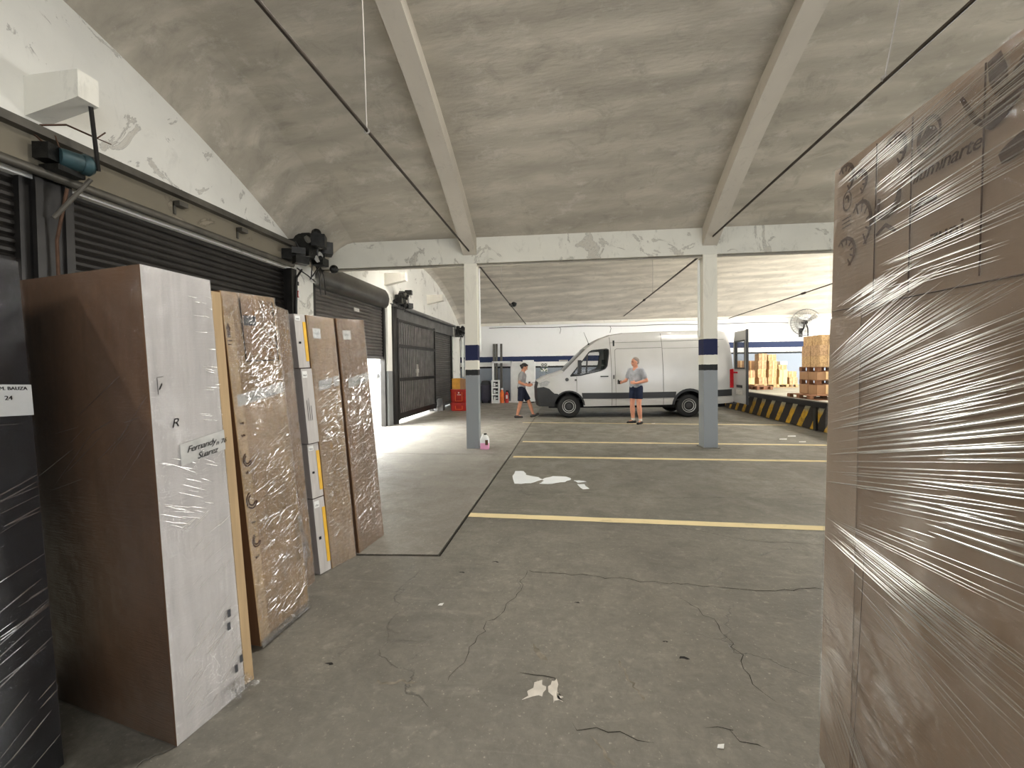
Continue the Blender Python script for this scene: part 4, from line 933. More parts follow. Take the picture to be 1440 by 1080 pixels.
fan(16, (1.655, .55), (1.1, .05), (1.655, .46), (1.2, .03), (.001, .0026), .25)
fan(14, (1.655, .45), (1.45, .25), (1.655, .2), (1.45, .02), (.0008, .0014), .3)
fan(9, (1.35, 1.46), (.80, 1.66), (1.30, 1.32), (.80, 1.42), (.003, .007), .3, .3)
fan(9, (1.30, 1.30), (.80, 1.40), (1.28, 1.14), (.80, 1.18), (.003, .007), .35, .3)
fan(6, (1.45, 2.16), (.85, 2.28), (1.42, 2.12), (.85, 2.20), (.002, .004), .2, .3)
m.build('film', [M['film'], M['ridge'], M['ridge_thin']], t, smooth=60, recalc=False)

# ------------------------------------------------------------------ loading dock
DX = 5.85
m = MB(); m.prism([(DX, -6, .02), (16, -6, .02), (16, 20.3, .02), (DX, 19.8, .02)], (0, 0, .66)); o = structure('dock_platform', m, [M['dock_top'], M['hazard']])
for p in o.data.polygons:
    if p.normal.x < -.9: p.material_index = 1
t = thing('dock_edge_rail', 'black steel edge rail along the striped loading dock', 'rail', (DX, 10, .6), None)
m = MB(); m.box(DX - .06, -5.9, .575, DX, 19.7, .69); m.build('channel', M['black_steel'], t)
m = MB(); m.box(DX - .07, -5.9, .69, DX + .10, 19.7, .715); m.build('top_plate', M['header_flange'], t)
for y in (9.6, 10.5): 
    m = MB(); m.box(DX - .05, y, .02, DX, y + .10, .575); m.build('buffer', M['black_steel'], t)

def pallet(cx, cy, z, w, d, rz, label, mat='wood'):
    t = thing('wooden_pallet', label, 'pallet', (cx, cy, z), 'wooden pallets on the dock', rz)
    m = MB()
    for k in range(6): y = -d / 2 + (k + .5) * d / 6; m.box(-w / 2, y - d / 15, .105, w / 2, y + d / 15, .125)
    m.build('deck', M[mat], t, local=True)
    m = MB()
    for x in (-w / 2 + .05, 0, w / 2 - .05):
        for y in (-d / 2 + .06, 0, d / 2 - .06): m.box(x - .05, y - .06, .02, x + .05, y + .06, .105)
    m.build('block', M[mat], t, local=True)
    m = MB()
    for y in (-d / 2 + .06, 0, d / 2 - .06): m.box(-w / 2, y - .05, 0, w / 2, y + .05, .02)
    m.build('bottom_board', M[mat], t, local=True)
    return t
DZ = .68
def carton_box(x0, y0, z0, w, d, h, mat, label, cat='carton', group=None, rz=0.0):
    t = thing('carton_box', label, cat, (x0 + w / 2, y0 + d / 2, z0), group, rz)
    m = MB(); g = .014
    m.box(-w / 2 + g, -d / 2 + g, 0, w / 2 - g, d / 2 - g, h - .004); m.build('carton', M[mat], t, local=True)
    m = MB(); m.box(-.025, -d / 2 + .002, 0.02, .025, d / 2 - .002, h - .001); m.build('tape', M['box_pale'], t, local=True)
    return t
# near stack beside the dock edge
gS = 'cartons in the stack at the dock edge'
x0, y0 = 6.30, 11.35
pallet(6.62, 11.65, DZ, 1.25, 1.0, .03, 'dark wooden pallet on the floor of the dock, under the near stack')
rowname = ('outer front', 'inner front', 'outer rear', 'inner rear')
z = DZ + .125
for li, (h, mat, kind) in enumerate(((.25, 'box_brown', 'carton'), (.13, None, 'pallet'), (.21, 'box_brown', 'carton'), (.13, None, 'pallet'), (.29, 'box_print', 'carton'), (.27, 'box_print_pale', 'carton'), (.26, 'box_print', 'carton'))):
    if kind == 'pallet':
        pallet(6.83, 11.78, z, 1.02, .82, 0, ('wooden pallet between the bottom cartons of the near stack', 'upper wooden pallet within the near stack')[li // 2 - (li == 1) * 0 if li == 1 else 1] if False else ('wooden pallet lying on the bottom cartons of the near stack' if li == 1 else 'wooden pallet halfway up the near stack'))
        z += .125; continue
    names = {0: 'bottom layer', 2: 'second layer', 4: 'lowest printed layer', 5: 'middle printed layer', 6: 'top layer'}
    for c in range(4):
        cx, cy = c % 2, c // 2
        if li == 6 and c == 3: continue
        ox = (.06 if li in (4, 5) else 0) + (.1 if li == 6 else 0)
        carton_box(x0 + cx * .50 + ox, y0 + cy * .42, z, .48, .41, h, mat, ('brown' if mat == 'box_brown' else 'printed') + ' carton, ' + rowname[c] + ' of the ' + names[li] + ', near dock stack', group=gS)
    z += h
m = MB(); m.box(6.31, 11.33, 1.565, 6.5, 11.36, 1.63); m.box(6.31, 11.28, 1.565, 6.62, 11.60, 1.57) ; m.v = m.v
# far pile by the back wall
gP = 'cartons in the far pile by the back wall'
for cx, lab in ((7.75, 'pale pallet under the taller half of the far carton pile'), (8.55, 'pale pallet under the lower half of the far carton pile')): pallet(cx, 17.75, DZ, .78, .9, 0, lab, 'wood_pale')
pallet(7.0, 16.1, DZ, .6, .6, .2, 'empty pallet beside the open van door on the dock', 'wood')
pile = [(7.30, 'box_pale', (.26, .30)), (7.38, 'box_brown', (.0,)), (7.72, 'box_print_pale', (.27, .33, .34, .28)), (8.10, 'box_print', (.27, .32, .33, .26)), (8.48, 'box_pale', (.27, .30, .2)), (8.84, 'box_print_pale', (.26, .24))]
ordn = ('bottom', 'second', 'third', 'fourth')
for ci, (x, mat, hs) in enumerate(pile):
    if hs == (.0,): continue
    z = DZ + .125; cn = {0: 'column nearest the van door', 2: 'tall column nearer the van', 3: 'tall column farther from the van', 4: 'column topped by the white box', 5: 'shortest end column'}[ci]
    for k, h in enumerate(hs):
        mm = mat if (k + ci) % 3 else 'box_print'
        if ci == 0: mm = ('box_pale', 'box_print_pale')[k]
        carton_box(x - .19 + .02 * ((k * 7 + ci) % 3 - 1), 17.42, z, .325, .40, h, mm, f'{ordn[k]} carton from the floor, {cn}, far pile', group=gP)
        z += h
    if ci == 4:
        m = MB(); m.box(8.36, 17.45, z, 8.62, 17.75, z + .13); solo('white_box', m, M['white_plastic'], 'small white box on top of the far carton pile', 'box')
z = DZ + .125
for k, (x, y, h, lab) in enumerate(((7.05, 18.26, .36, 'lower'), (7.42, 18.26, .36, 'lower inner'))):
    for j in range(3): carton_box(x, y, DZ + j * h, .36, .36, h, 'box_brown', f'{("bottom", "middle", "top")[j]} brown carton of the {("outer", "inner")[k]} rear column, far pile', group=gP)

# ------------------------------------------------------------------ wall fan
fx, fz = 10.45, 3.42; fy = sk(fx, YW, 0).y - .42
t = thing('wall_fan', 'large caged wall fan high on the back wall above the dock', 'fan', (fx, fy + .4, fz - .5))
c = V3((fx, fy, fz)); ax = V3((-.25, -1, -.15)).normalized(); ua = ax.cross(V3((0, 0, 1))).normalized(); ub = ua.cross(ax)
R = .58
cage = MB()
ring = lambda r, off: [c + ax * off + (ua * math.cos(2 * PI * k / 28) + ub * math.sin(2 * PI * k / 28)) * r for k in range(29)]
for r, off in ((R, 0), (R * .97, .07), (R * .97, -.07), (R * .66, .12), (R * .35, .14), (R * .66, -.12), (R * .35, -.13), (R * .15, .14)): cage.tube(ring(r, off), .0065, 5)
for k in range(30):
    a = 2 * PI * k / 30; dr = ua * math.cos(a) + ub * math.sin(a)
    for sg in (1, -1): cage.tube([c + dr * R * .13 + ax * .14 * sg, c + dr * R * .66 + ax * .12 * sg, c + dr * R * .97 + ax * .07 * sg, c + dr * R], .0035, 4)
cage.build('cage_grille', M['grey_steel'], t, smooth=40)
for k in range(3):
    a = 2 * PI * k / 3 + .4; m = MB()
    def bl(u, v, a=a): 
        r = .08 + u * R * .72; w = (.25 - .02 * u) * (v - .5) * 2; dr = ua * math.cos(a + w) + ub * math.sin(a + w); return c + dr * r + ax * (.10 * (v - .5))
    m.grid(bl, 8, 5); m.build('blade', M['paper_grey'], t, smooth=60)
m = MB(); m.lathe(c, ax, [(-.34, .05), (-.34, .10), (-.08, .10), (.04, .08), (.06, .02)], 16); m.build('motor', M['black_steel'], t, smooth=40)
m = MB(); m.tube([c - ax * .2, c - ax * .2 + V3((0, .05, -.25)), c + V3((0, .40, -.42))], .04); m.cbox((fx, fy + .40, fz - .42), (.14, .05, .4)); m.build('wall_bracket', M['black_steel'], t, smooth=40)
m = MB(); m.tube([c + V3((0, -.02, -.05)), c + V3((0, -.16, -.30)), c + V3((0, -.16, -.62))], .025); m.build('pull_stem', M['black_steel'], t, smooth=40)

# ------------------------------------------------------------------ things along the back wall
yw = lambda x: sk(x, YW, 0).y
def upright(x0, x1, z1, dy, label, mat, dep=.07):
    m = MB(); x = (x0 + x1) / 2; y = yw(x) - dy
    m.box(x0, y - dep, 0, x1, y, z1); return m
for k, x in enumerate((-3.36, -3.24, -3.02)):
    m = MB(); y = yw(x) - .22; m.hexa([(x - .05, y - .18, 0), (x + .05, y - .18, 0), (x + .05, y - .10, 0), (x - .05, y - .10, 0)], [(x - .05, y, 2.72), (x + .05, y, 2.72), (x + .05, y + .08, 2.72), (x - .05, y + .08, 2.72)])
    solo('leaning_beam', m, M['pole_grey'], ('grey steel length leaning on the back wall, first from the column', 'grey steel length leaning on the back wall, middle of three', 'grey steel length leaning on the back wall, third and standing apart')[k], 'steel profile', 'grey lengths leaning on the back wall')
t = thing('dark_bin', 'dark lidded bin by the back wall beside the white rack', 'bin', (-3.66, yw(-3.66) - .5, 0))
b = (-3.68, yw(-3.66) - .55); m = loft(MB(), [rr(b[0], b[1], .19, .20, 0.02), rr(b[0], b[1], .22, .23, .12), rr(b[0], b[1], .235, .24, .75), rr(b[0], b[1], .22, .23, .82)]); m.build('tub', M['dark_purple'], t, smooth=40)
m = loft(MB(), [rr(b[0], b[1], .235, .24, .83), rr(b[0], b[1], .24, .25, .87), rr(b[0], b[1], .19, .2, 1.0), rr(b[0], b[1], .10, .10, 1.03)]); m.build('lid', M['black_film'], t, smooth=40)
for x in (-.14, .16): 
    m = MB(); m.lathe((b[0] + x, b[1] - .2, .07), (1, 0, 0), [(-.03, .02), (-.03, .07), (.03, .07), (.03, .02)], 12); m.build('caster', M['ink'], t, smooth=40)
# white cell rack
t = thing('white_rack', 'white open cell rack on the floor beside the dark bin', 'rack', (-3.20, yw(-3.2) - .62, 0))
rx0, rx1, ry = -3.38, -3.03, yw(-3.2) - .90
m = MB()
for x in (rx0, rx1 - .05): m.box(x, ry, 0, x + .05, ry + .28, 1.04)
m.build('side_panel', M['white_plastic'], t); 
for z in (.0, .08, .36, .68, .98): m2 = MB(); m2.box(rx0 + .05, ry, z, rx1 - .05, ry + .28, z + .06); m2.build('shelf', M['white_plastic'], t)
m = MB(); m.box(rx0 + .05, ry + .26, .06, rx1 - .05, ry + .28, .98); m.build('back_panel', M['dark_glyph'], t)
m = MB()
for z in (.16, .46, .78): m.box(rx0 + .09, ry + .08, z - .02, rx0 + .16, ry + .2, z + .14); m.box(rx0 + .19, ry + .05, z + .04, rx0 + .26, ry + .2, z + .10)
m.build('divider', M['white_plastic'], t)
# orange and red bottles
t = thing('orange_canister', 'tall orange canister standing beside the white rack', 'canister', (-2.93, yw(-2.93) - .68, 0))
m = MB(); m.lathe((-2.93, yw(-2.93) - .68, 0), (0, 0, 1), [(0, .09), (.45, .09), (.55, .04), (.6, .04)], 14); m.build('body', M['orange'], t, smooth=40)
m = MB(); m.lathe((-2.93, yw(-2.93) - .68, .6), (0, 0, 1), [(0, .05), (.07, .05), (.08, .02)], 10); m.build('cap', M['white_plastic'], t, smooth=40)
t = thing('fire_extinguisher', 'red fire extinguisher on the floor by the back wall', 'extinguisher', (-2.72, yw(-2.72) - .68, 0)); ex = (-2.72, yw(-2.72) - .68)
m = MB(); m.lathe((ex[0], ex[1], 0), (0, 0, 1), [(0, .07), (.02, .09), (.40, .09), (.47, .05), (.5, .03)], 16); m.build('cylinder', M['red'], t, smooth=40)
m = MB(); m.box(ex[0] - .03, ex[1] - .02, .5, ex[0] + .08, ex[1] + .02, .56); m.tube([(ex[0] + .04, ex[1], .52), (ex[0] + .13, ex[1], .42), (ex[0] + .11, ex[1], .18)], .013); m.build('valve_hose', M['ink'], t, smooth=40)
m = MB(); m.box(ex[0] - .03, ex[1] - .094, .2, ex[0] + .05, ex[1] - .088, .36); m.build('label_sticker', M['paper'], t)
# white frame leaning
t = thing('white_stand', 'tall white open stand leaning on the wall behind the walking man', 'frame', (-2.95, yw(-2.95) - .44, 0))
fy_ = yw(-2.95) - .44
m = MB()
m.box(-3.42, fy_ - .03, 0, -3.33, fy_ + .03, 1.88); m.build('upright', M['white_plastic'], t); m = MB(); m.box(-2.56, fy_ - .03, 0, -2.46, fy_ + .03, 1.90); m.build('upright', M['white_plastic'], t)
m = MB(); m.box(-3.42, fy_ - .03, 1.82, -2.46, fy_ + .03, 1.90); m.build('top_bar', M['white_plastic'], t); m = MB(); m.box(-3.42, fy_ - .1, .0, -2.46, fy_ - .03, .07); m.build('bottom_bar', M['white_plastic'], t)
# tall white door panel and fridge
m = MB(); px = -2.28; m.box(-2.46, yw(px) - .62, 0, -2.06, yw(px) - .50, 1.88); o = solo('white_board', m, M['white_plastic'], 'tall white panel standing behind the walking man, beside the fridge', 'panel')
t = thing('fridge', 'white two door fridge by the back wall in front of the van nose', 'fridge', (-1.76, yw(-1.76) - .45, 0))
f0, f1, fy2 = -2.05, -1.44, yw(-1.76) - .72
m = MB(); m.box(f0, fy2, .05, f1, fy2 + .6, 1.86); m.build('cabinet', M['white_plastic'], t)
m = MB(); m.box(f0, fy2 - .05, .10, f1, fy2 - .005, 1.25); lo_ = m.build('door', M['white_plastic'], t); m = MB(); m.box(f0, fy2 - .05, 1.27, f1, fy2 - .005, 1.86); up_ = m.build('door', M['white_plastic'], t)
m = MB(); m.box(f0 + .04, fy2 - .085, .75, f0 + .07, fy2 - .05, 1.2); m.build('handle', M['paper_grey'], lo_); m = MB(); m.box(f0 + .04, fy2 - .085, 1.32, f0 + .07, fy2 - .05, 1.55); m.build('handle', M['paper_grey'], up_)
m = MB(); m.box(-1.72, fy2 - .056, .86, -1.63, fy2 - .05, .96); m.build('sticker', M['dark_glyph'], lo_)
m = MB(); m.box(f0 + .05, fy2 + .05, 0, f1 - .05, fy2 + .55, .05); m.build('plinth', M['ink'], t)
m = MB(); m.box(-1.98, fy2 + .05, 1.86, -1.50, fy2 + .4, 1.93); solo('white_tray', m, M['white_plastic'], 'flat white tray lying on top of the fridge', 'tray')
# plant and sign by the van nose
t = thing('potted_plant', 'leafy plant in a dark pot between fridge and van nose', 'plant', (-1.06, yw(-1.06) - .55, 0)); q = V3((-1.06, yw(-1.06) - .55, 0))
m = MB(); m.lathe(q, (0, 0, 1), [(0, .15), (.38, .20), (.40, .20), (.40, .17), (.34, .16)], 16); m.build('pot', M['pot'], t, smooth=40)
m = MB(); m.tube([q + V3((0, 0, .34)), q + V3((.02, 0, 1.0))], .018); m.build('stem', M['wood'], t, smooth=40)
m = MB(); rnd = random.Random(3)
for k in range(70):
    a = rnd.random() * 2 * PI; z = .45 + rnd.random() * 1.1; r = .04 + rnd.random() * .12; c = q + V3((math.cos(a) * r, math.sin(a) * r, z)); dr = V3((math.cos(a), math.sin(a), rnd.uniform(-.2, .8))).normalized(); sd = dr.cross(V3((0, 0, 1))).normalized() * .035; L = .12 + rnd.random() * .1
    m._add([c, c + dr * L * .5 + sd + V3((0, 0, .01)), c + dr * L, c + dr * L * .5 - sd + V3((0, 0, .01))], [(0, 1, 2, 3)])
m.build('foliage', M['leaf'], t)
for k, (z0, z1, lab) in enumerate(((1.62, 1.80, 'upper white wall notice with dark symbols above the van nose'), (1.40, 1.54, 'lower blank white wall notice above the van nose'))):
    t = thing('wall_notice', lab, 'sign', (-1.05, yw(-1.05) - .02, z0), 'white wall notices')
    y = yw(-.9) - .03; m = MB(); m.box(-1.20, y, z0, -.88, y + .02, z1); m.build('plate', M['paper'], t)
    if k == 0:
        m = MB()
        for cx in (-1.12, -.98): m.lathe((cx, y - .004, 1.72), (0, 1, 0), [(0, .06), (.004, .06), (.004, .03), (0, .03)], 14, True)
        m.box(-1.18, y - .003, 1.63, -.9, y, 1.655); m.build('symbol', M['dark_glyph'], t)
t = thing('wall_nameplate', 'small pale plate on the blue band above the van bonnet', 'sign', (-.15, yw(-.15) - .02, 1.87))
m = MB(); m.box(-.36, yw(-.15) - .04, 1.87, .06, yw(-.15) - .015, 1.93); m.build('plate', M['paper_grey'], t)
# wire along the back wall
m = MB(); pts = [sk(x, YW - .04, 0) + V3((0, 0, 3.47 + .02 * math.sin(x * 1.7))) for x in [-3.6 + k * .75 for k in range(19)]]; m.tube(pts, .014, 6)
for x in (2.0, -.3): m.tube([sk(x, YW - .04, 0) + V3((0, 0, 3.46)), sk(x + .05, YW - .04, 0) + V3((0, 0, 3.36)), sk(x, YW - .04, 0) + V3((0, 0, 3.15))], .010, 6)
solo('wall_cable', m, M['dark_glyph'], 'thin dark cable sagging along the top of the back wall', 'cable', smooth=40)

# red crates
g = 'red crates in the far corner'
for k, (z0, h, lab) in enumerate(((0, .30, 'lower red plastic crate in the far corner by the column'), (.31, .50, 'upper red plastic crate with small pale emblem, far corner'))):
    t = thing('red_crate', lab, 'crate', (-4.04, 15.2, z0), g)
    m = loft(MB(), [rr(-4.04, 15.2, .30, .24, z0, 20), rr(-4.04, 15.2, .33, .26, z0 + .04, 20), rr(-4.04, 15.2, .34, .27, z0 + h - .03, 20), rr(-4.04, 15.2, .345, .275, z0 + h, 20)]); m.build('shell', M['red'], t, smooth=40)
    m = loft(MB(), [rr(-4.04, 15.2, .352, .282, z0 + h - .06, 20), rr(-4.04, 15.2, .352, .282, z0 + h - .02, 20)]); m.build('rim_band', M['red'], t, smooth=40)
    m = MB(); m.box(-4.16, 14.925, z0 + .06, -4.145, 14.94, z0 + h - .1); m.box(-3.9, 14.925, z0 + .06, -3.885, 14.94, z0 + h - .1); m.box(-4.16, 14.925, z0 + .06, -3.885, 14.94, z0 + .075); m.build('moulded_frame', M['orange'], t)
    if k:
        m = MB(); m.box(-4.04, 14.915, .66, -3.99, 14.925, .71); m.box(-4.08, 14.915, .60, -3.93, 14.925, .62); m.build('emblem', M['paper'], t)
t = thing('ochre_carton', 'ochre carton standing on top of the red crates', 'carton', (-4.04, 15.15, .82))
m = MB(); m.box(-4.28, 14.98, .82, -3.98, 15.4, 1.22); m.build('carton', M['ochre'], t); m = MB(); m.box(-3.97, 14.98, .82, -3.80, 15.4, 1.20); m.build('flap', M['box_brown'], t)

# ------------------------------------------------------------------ van
VAN_L = (-.983, 13.789, 0)
t = thing('delivery_van', 'white high roof panel van with rear door open at the dock', 'van', VAN_L, None, .07); van = t
ZS = 1.0
top = [(.05, .36), (0, .60), (-.01, .95), (.03, 1.12), (.23, 1.25), (.60, 1.365), (.82, 1.45), (1.16, 1.79), (1.50, 2.13), (1.69, 2.28), (1.84, 2.38), (1.99, 2.455), (2.29, 2.56), (2.70, 2.62), (4.0, 2.645), (5.62, 2.65), (5.76, 2.60), (5.83, 2.45), (5.88, 2.2), (5.93, 1.8), (5.96, 1.4), (5.97, .9), (5.97, .45)]
def hw(s, z):
    w = .985
    if s < 1.1: w -= .13 * ((1.1 - s) / 1.1) ** 2
    if z > 1.15: w -= .15 * ((z - 1.15) / 1.5) ** 1.7
    if z > 2.3 and s > 1.6: w -= .05 * ((z - 2.3) / .35) ** 2
    if z < .6: w -= .04 * (.6 - z) / .3
    if s > 5.6: w -= .04 * ((s - 5.6) / .37) ** 2
    return w
def inpoly(p, poly):
    x, y = p; c = False; n = len(poly)
    for i in range(n):
        (x1, y1), (x2, y2) = poly[i], poly[i - 1]
        if (y1 > y) != (y2 > y) and x < (x2 - x1) * (y - y1) / (y2 - y1) + x1: c = not c
    return c
def arch(cx, r, z0, n=14): 
    a0 = math.asin((z0 - .37) / r); return [(cx + r * math.cos(a), .37 + r * math.sin(a)) for a in [PI - a0 + (a0 * 2 - PI) * i / n for i in range(n + 1)]]
WF, WR, RA = .98, 4.645, .45
sill = .36
bottom = [(5.97, .45), (5.6, .42)] + [(5.15, .40)] + list(reversed(arch(WR, RA, .40))) + [(1.5, sill)] + list(reversed(arch(WF, RA, .36)))
outline = top + bottom[1:]
window = [(1.03, 1.31), (1.33, 1.68), (1.62, 2.05), (1.72, 2.10), (2.16, 2.14), (2.22, 2.11), (2.22, 2.0), (2.16, 1.62), (2.10, 1.53), (1.96, 1.47), (1.35, 1.335)]
bumper = [(.05, .36), (0, .60), (-.01, .95), (.20, .98), (.37, .92), (.46, .83), (.53, .77), (.62, .765)]
bumper += [p for p in arch(WF, RA, .36) if p[0] < .80 and p[1] < .765][::-1] + [(WF - RA, .36)]
def fill(poly, holes, step, fn, mb, inset=0.0):
    vs, es = [], []
    for lp in [poly] + holes:
        dense = []
        for i in range(len(lp)):
            a, b = V3(lp[i]).to_2d(), V3(lp[(i + 1) % len(lp)]).to_2d() if False else None
        n0 = len(vs); cnt = 0
        for i in range(len(lp)):
            ax_, az_ = lp[i]; bx_, bz_ = lp[(i + 1) % len(lp)]; k = max(1, int(math.hypot(bx_ - ax_, bz_ - az_) / step))
            for j in range(k): vs.append((ax_ + (bx_ - ax_) * j / k, az_ + (bz_ - az_) * j / k)); cnt += 1
        es += [(n0 + i, n0 + (i + 1) % cnt) for i in range(cnt)]
    xs = [p[0] for p in poly]; zs = [p[1] for p in poly]; x = min(xs) + step * .5
    while x < max(xs):
        z = min(zs) + step * .5
        while z < max(zs):
            if inpoly((x, z), poly) and not any(inpoly((x, z), h) for h in holes): vs.append((x, z))
            z += step
        x += step
    ov, oe, of, *_ = delaunay_2d_cdt([V3((a, b)).to_2d() if len(V3((a, b, 0))) == 2 else V3((a, b, 0)).to_2d() for a, b in vs], es, [], 0, 1e-5)
    fs = []
    for f in of:
        cx = sum(ov[i].x for i in f) / len(f); cz = sum(ov[i].y for i in f) / len(f)
        if inpoly((cx, cz), poly) and not any(inpoly((cx, cz), h) for h in holes): fs.append(tuple(f))
    mb._add([fn(p.x, p.y) for p in ov], fs)
sideL = lambda off=0.0: (lambda s, z: V3((s, -hw(s, z) - off, z)))
sideR = lambda off=0.0: (lambda s, z: V3((s, hw(s, z) + off, z)))
m = MB()
for fn in (sideL(), sideR()): fill(outline, [window, bumper], .12, fn, m)
K = 14
def strip(mb, i0, i1, crown=.05, bow=.10):
    rows = []
    pts = []
    for i in range(i0, i1):
        (a, b), (c_, d_) = top[i], top[i + 1]; k = max(1, int(math.hypot(c_ - a, d_ - b) / .15))
        pts += [(a + (c_ - a) * j / k, b + (d_ - b) * j / k) for j in range(k)]
    pts.append(top[i1])
    for s, z in pts:
        w = hw(s, z); fr = max(0, 1 - s / 2.2) if s < 2.2 else 0; rr_ = crown if 2.2 > z > 1.1 or z > 2.2 and s < 5.7 else 0
        rows.append([V3((s - bow * fr * (1 - (2 * k / K - 1) ** 2), -w * (1 - 2 * k / K), z + (rr_ if z > 1.1 else 0) * (1 - abs(2 * k / K - 1) ** 3))) for k in range(K + 1)])
    W = K + 1
    mb._add([p for r in rows for p in r], [(j * W + i, j * W + i + 1, (j + 1) * W + i + 1, (j + 1) * W + i) for j in range(len(rows) - 1) for i in range(K)])
strip(m, 3, 6); strip(m, 8, 17)
m.build('body_shell', M['van_white'], t, local=True, smooth=32)
m = MB()
for fn in (sideL(.006), sideR(.006)): fill(bumper, [], .10, fn, m)
strip(m, 0, 3); o = m.build('front_bumper', M['van_black'], t, local=True, smooth=40, label='black plastic bumper and grille')
m = MB(); strip(m, 6, 8, .05); m.build('windscreen', M['screen_glass'], t, local=True, smooth=60)
def ribbon(pts, w, fn, mb, th=.004):
    fine = []
    for (a, b), (c_, d_) in zip(pts, pts[1:]):
        k = max(1, int(math.hypot(c_ - a, d_ - b) / .12)); fine += [(a + (c_ - a) * j / k, b + (d_ - b) * j / k) for j in range(k)]
    pts = fine + [pts[-1]]
    for i in range(len(pts) - 1):
        (a, b), (c_, d_) = pts[i], pts[i + 1]; L = math.hypot(c_ - a, d_ - b); nx, nz = -(d_ - b) / L * w / 2, (c_ - a) / L * w / 2
        mb._add([fn(a + nx, b + nz), fn(c_ + nx, d_ + nz), fn(c_ - nx, d_ - nz), fn(a - nx, b - nz)], [(0, 1, 2, 3)])
for fn, wname in ((sideL, 'near'), (sideR, 'far')):
    m = MB(); fill(window, [], .2, fn(-.012), m); g_ = m.build('side_window', M['glass'], t, local=True, smooth=60)
    m = MB(); ribbon(window + window[:1], .035, fn(.003), m); ribbon([(1.52, 1.40), (1.56, 1.96)], .045, fn(.003), m); m.build('window_rubber', M['van_black'], g_, local=True)
    m = MB()
    strip_pts = [(1.40, .60), (1.40, .79)]
    for a, b in (((1.42, .595), (4.18, .60)),):
        q = [(1.40, .60), (2.8, .60), (4.22, .62), (4.24, .80), (2.8, .785), (1.37, .785)]
        fill(q, [], .2, fn(.014), m)
    q = [(5.07, .62), (5.90, .66), (5.90, .86), (5.02, .82)]; fill(q, [], .2, fn(.014), m)
    m.build('side_cladding', M['van_black'], t, local=True, smooth=60, label='black rubbing strip along the side')
    for cx in (WF, WR):
        a = arch(cx, RA, .40); a2 = arch(cx, RA + (.045 if cx == WF else .075), .40); m = MB(); n = len(a)
        m._add([fn(.012)(*p) for p in a] + [fn(.012)(*p) for p in a2], [(i, i + 1, n + i + 1, n + i) for i in range(n - 1)]); m.build('arch_trim', M['van_black'], t, local=True, smooth=60)
    m = MB(); F_ = fn(.010)
    ribbon([(1.22, .80), (1.22, 1.30)], .012, F_, m); m.build('panel_seam', M['seam'], t, local=True); m = MB(); ribbon([(2.30, .38), (2.30, .6), (2.30, 1.0), (2.29, 1.6), (2.27, 2.2), (2.25, 2.5)], .014, F_, m); ribbon([(2.42, .38), (2.42, .78), (2.40, 2.10), (2.46, 2.14), (3.82, 2.16)], .011, F_, m)
    ribbon([(3.86, .38), (3.86, 1.2), (3.84, 2.2), (3.82, 2.6)], .014, F_, m); ribbon([(2.27, 2.33), (5.70, 2.38)], .010, F_, m); ribbon([(3.845, 2.13), (5.55, 2.15)], .008, F_, m)
    m.build('panel_seam', M['seam'], t, local=True)
    m = MB()
    for cx, cz in ((.92, 1.205), (1.19, 1.19)):
        p_ = fn(0)(cx, cz); sgn = -1 if wname == 'near' else 1; r = .055 if cx < 1 else .03
        m.lathe(p_, (0, sgn, 0), [(0, r), (.02, r), (.03, r * .5)], 14)
    m.build('side_marker', M['dark_glyph'], t, local=True, smooth=40)
    m = MB(); sgn = -1 if wname == 'near' else 1; y = fn(0)(2.0, 1.30).y
    m.cbox((2.07, y + sgn * .022, 1.29), (.24, .03, .035)); m.cbox((2.36, fn(0)(2.36, 1.28).y + sgn * .008, 1.27), (.03, .02, .12)); m.build('door_handle', M['van_black'], t, local=True)
    m = MB(); q = [(.04, 1.09), (.28, 1.18), (.40, 1.14), (.30, 1.0), (.10, .985)]; fill(q, [], .15, fn(.012), m); m.build('headlamp', M['lamp_glass'], t, local=True, smooth=60)
    m = MB(); q = [(5.84, .90), (5.955, .90), (5.95, 1.48), (5.84, 1.46)]; fill(q, [], .15, fn(.014), m)
    y = fn(0)(5.9, 1.2).y; m.box(5.93, y, .9, 5.985, y - sgn * .14, 1.46); m.build('tail_lamp', M['red_lens'], t, local=True, smooth=40, label='red tail lamp')
    m = MB(); y = fn(0)(1.25, 1.55).y; m.cbox((1.30, y + sgn * .16, 1.60), (.10, .20, .40)); m.tube([(1.32, y, 1.42), (1.32, y + sgn * .12, 1.45)], .03); m.build('door_mirror', M['van_black'], t, local=True, smooth=40)
def wheel(cx, y, sgn):
    m = MB(); c = (cx, y, .362)
    prof = [(-.11, .21), (-.115, .30), (-.09, .350), (-.04, .362), (.04, .362), (.09, .350), (.115, .30), (.11, .21)]
    m.lathe(c, (0, sgn, 0), prof, 36); w_ = m.build('wheel', M['tyre'], t, local=True, smooth=50, label='black tyre on steel rim')
    m = MB(); m.lathe(c, (0, sgn, 0), [(.08, .215), (.117, .21), (.112, .19), (.085, .185), (.09, .165), (.115, .155), (.113, .135), (.07, .125), (.07, .02)], 30); m.build('rim', M['rim'], w_, local=True, smooth=30)
    m = MB(); m.lathe(c, (0, sgn, 0), [(.06, .128), (.10, .12), (.115, .07), (.115, .01)], 20); m.build('hub_cap', M['hub'], w_, local=True, smooth=30)
for cx in (WF, WR):
    for sgn in (-1, 1): wheel(cx, sgn * .80, sgn)
m = MB(); m.box(.35, -.75, .30, 5.8, .75, .42)
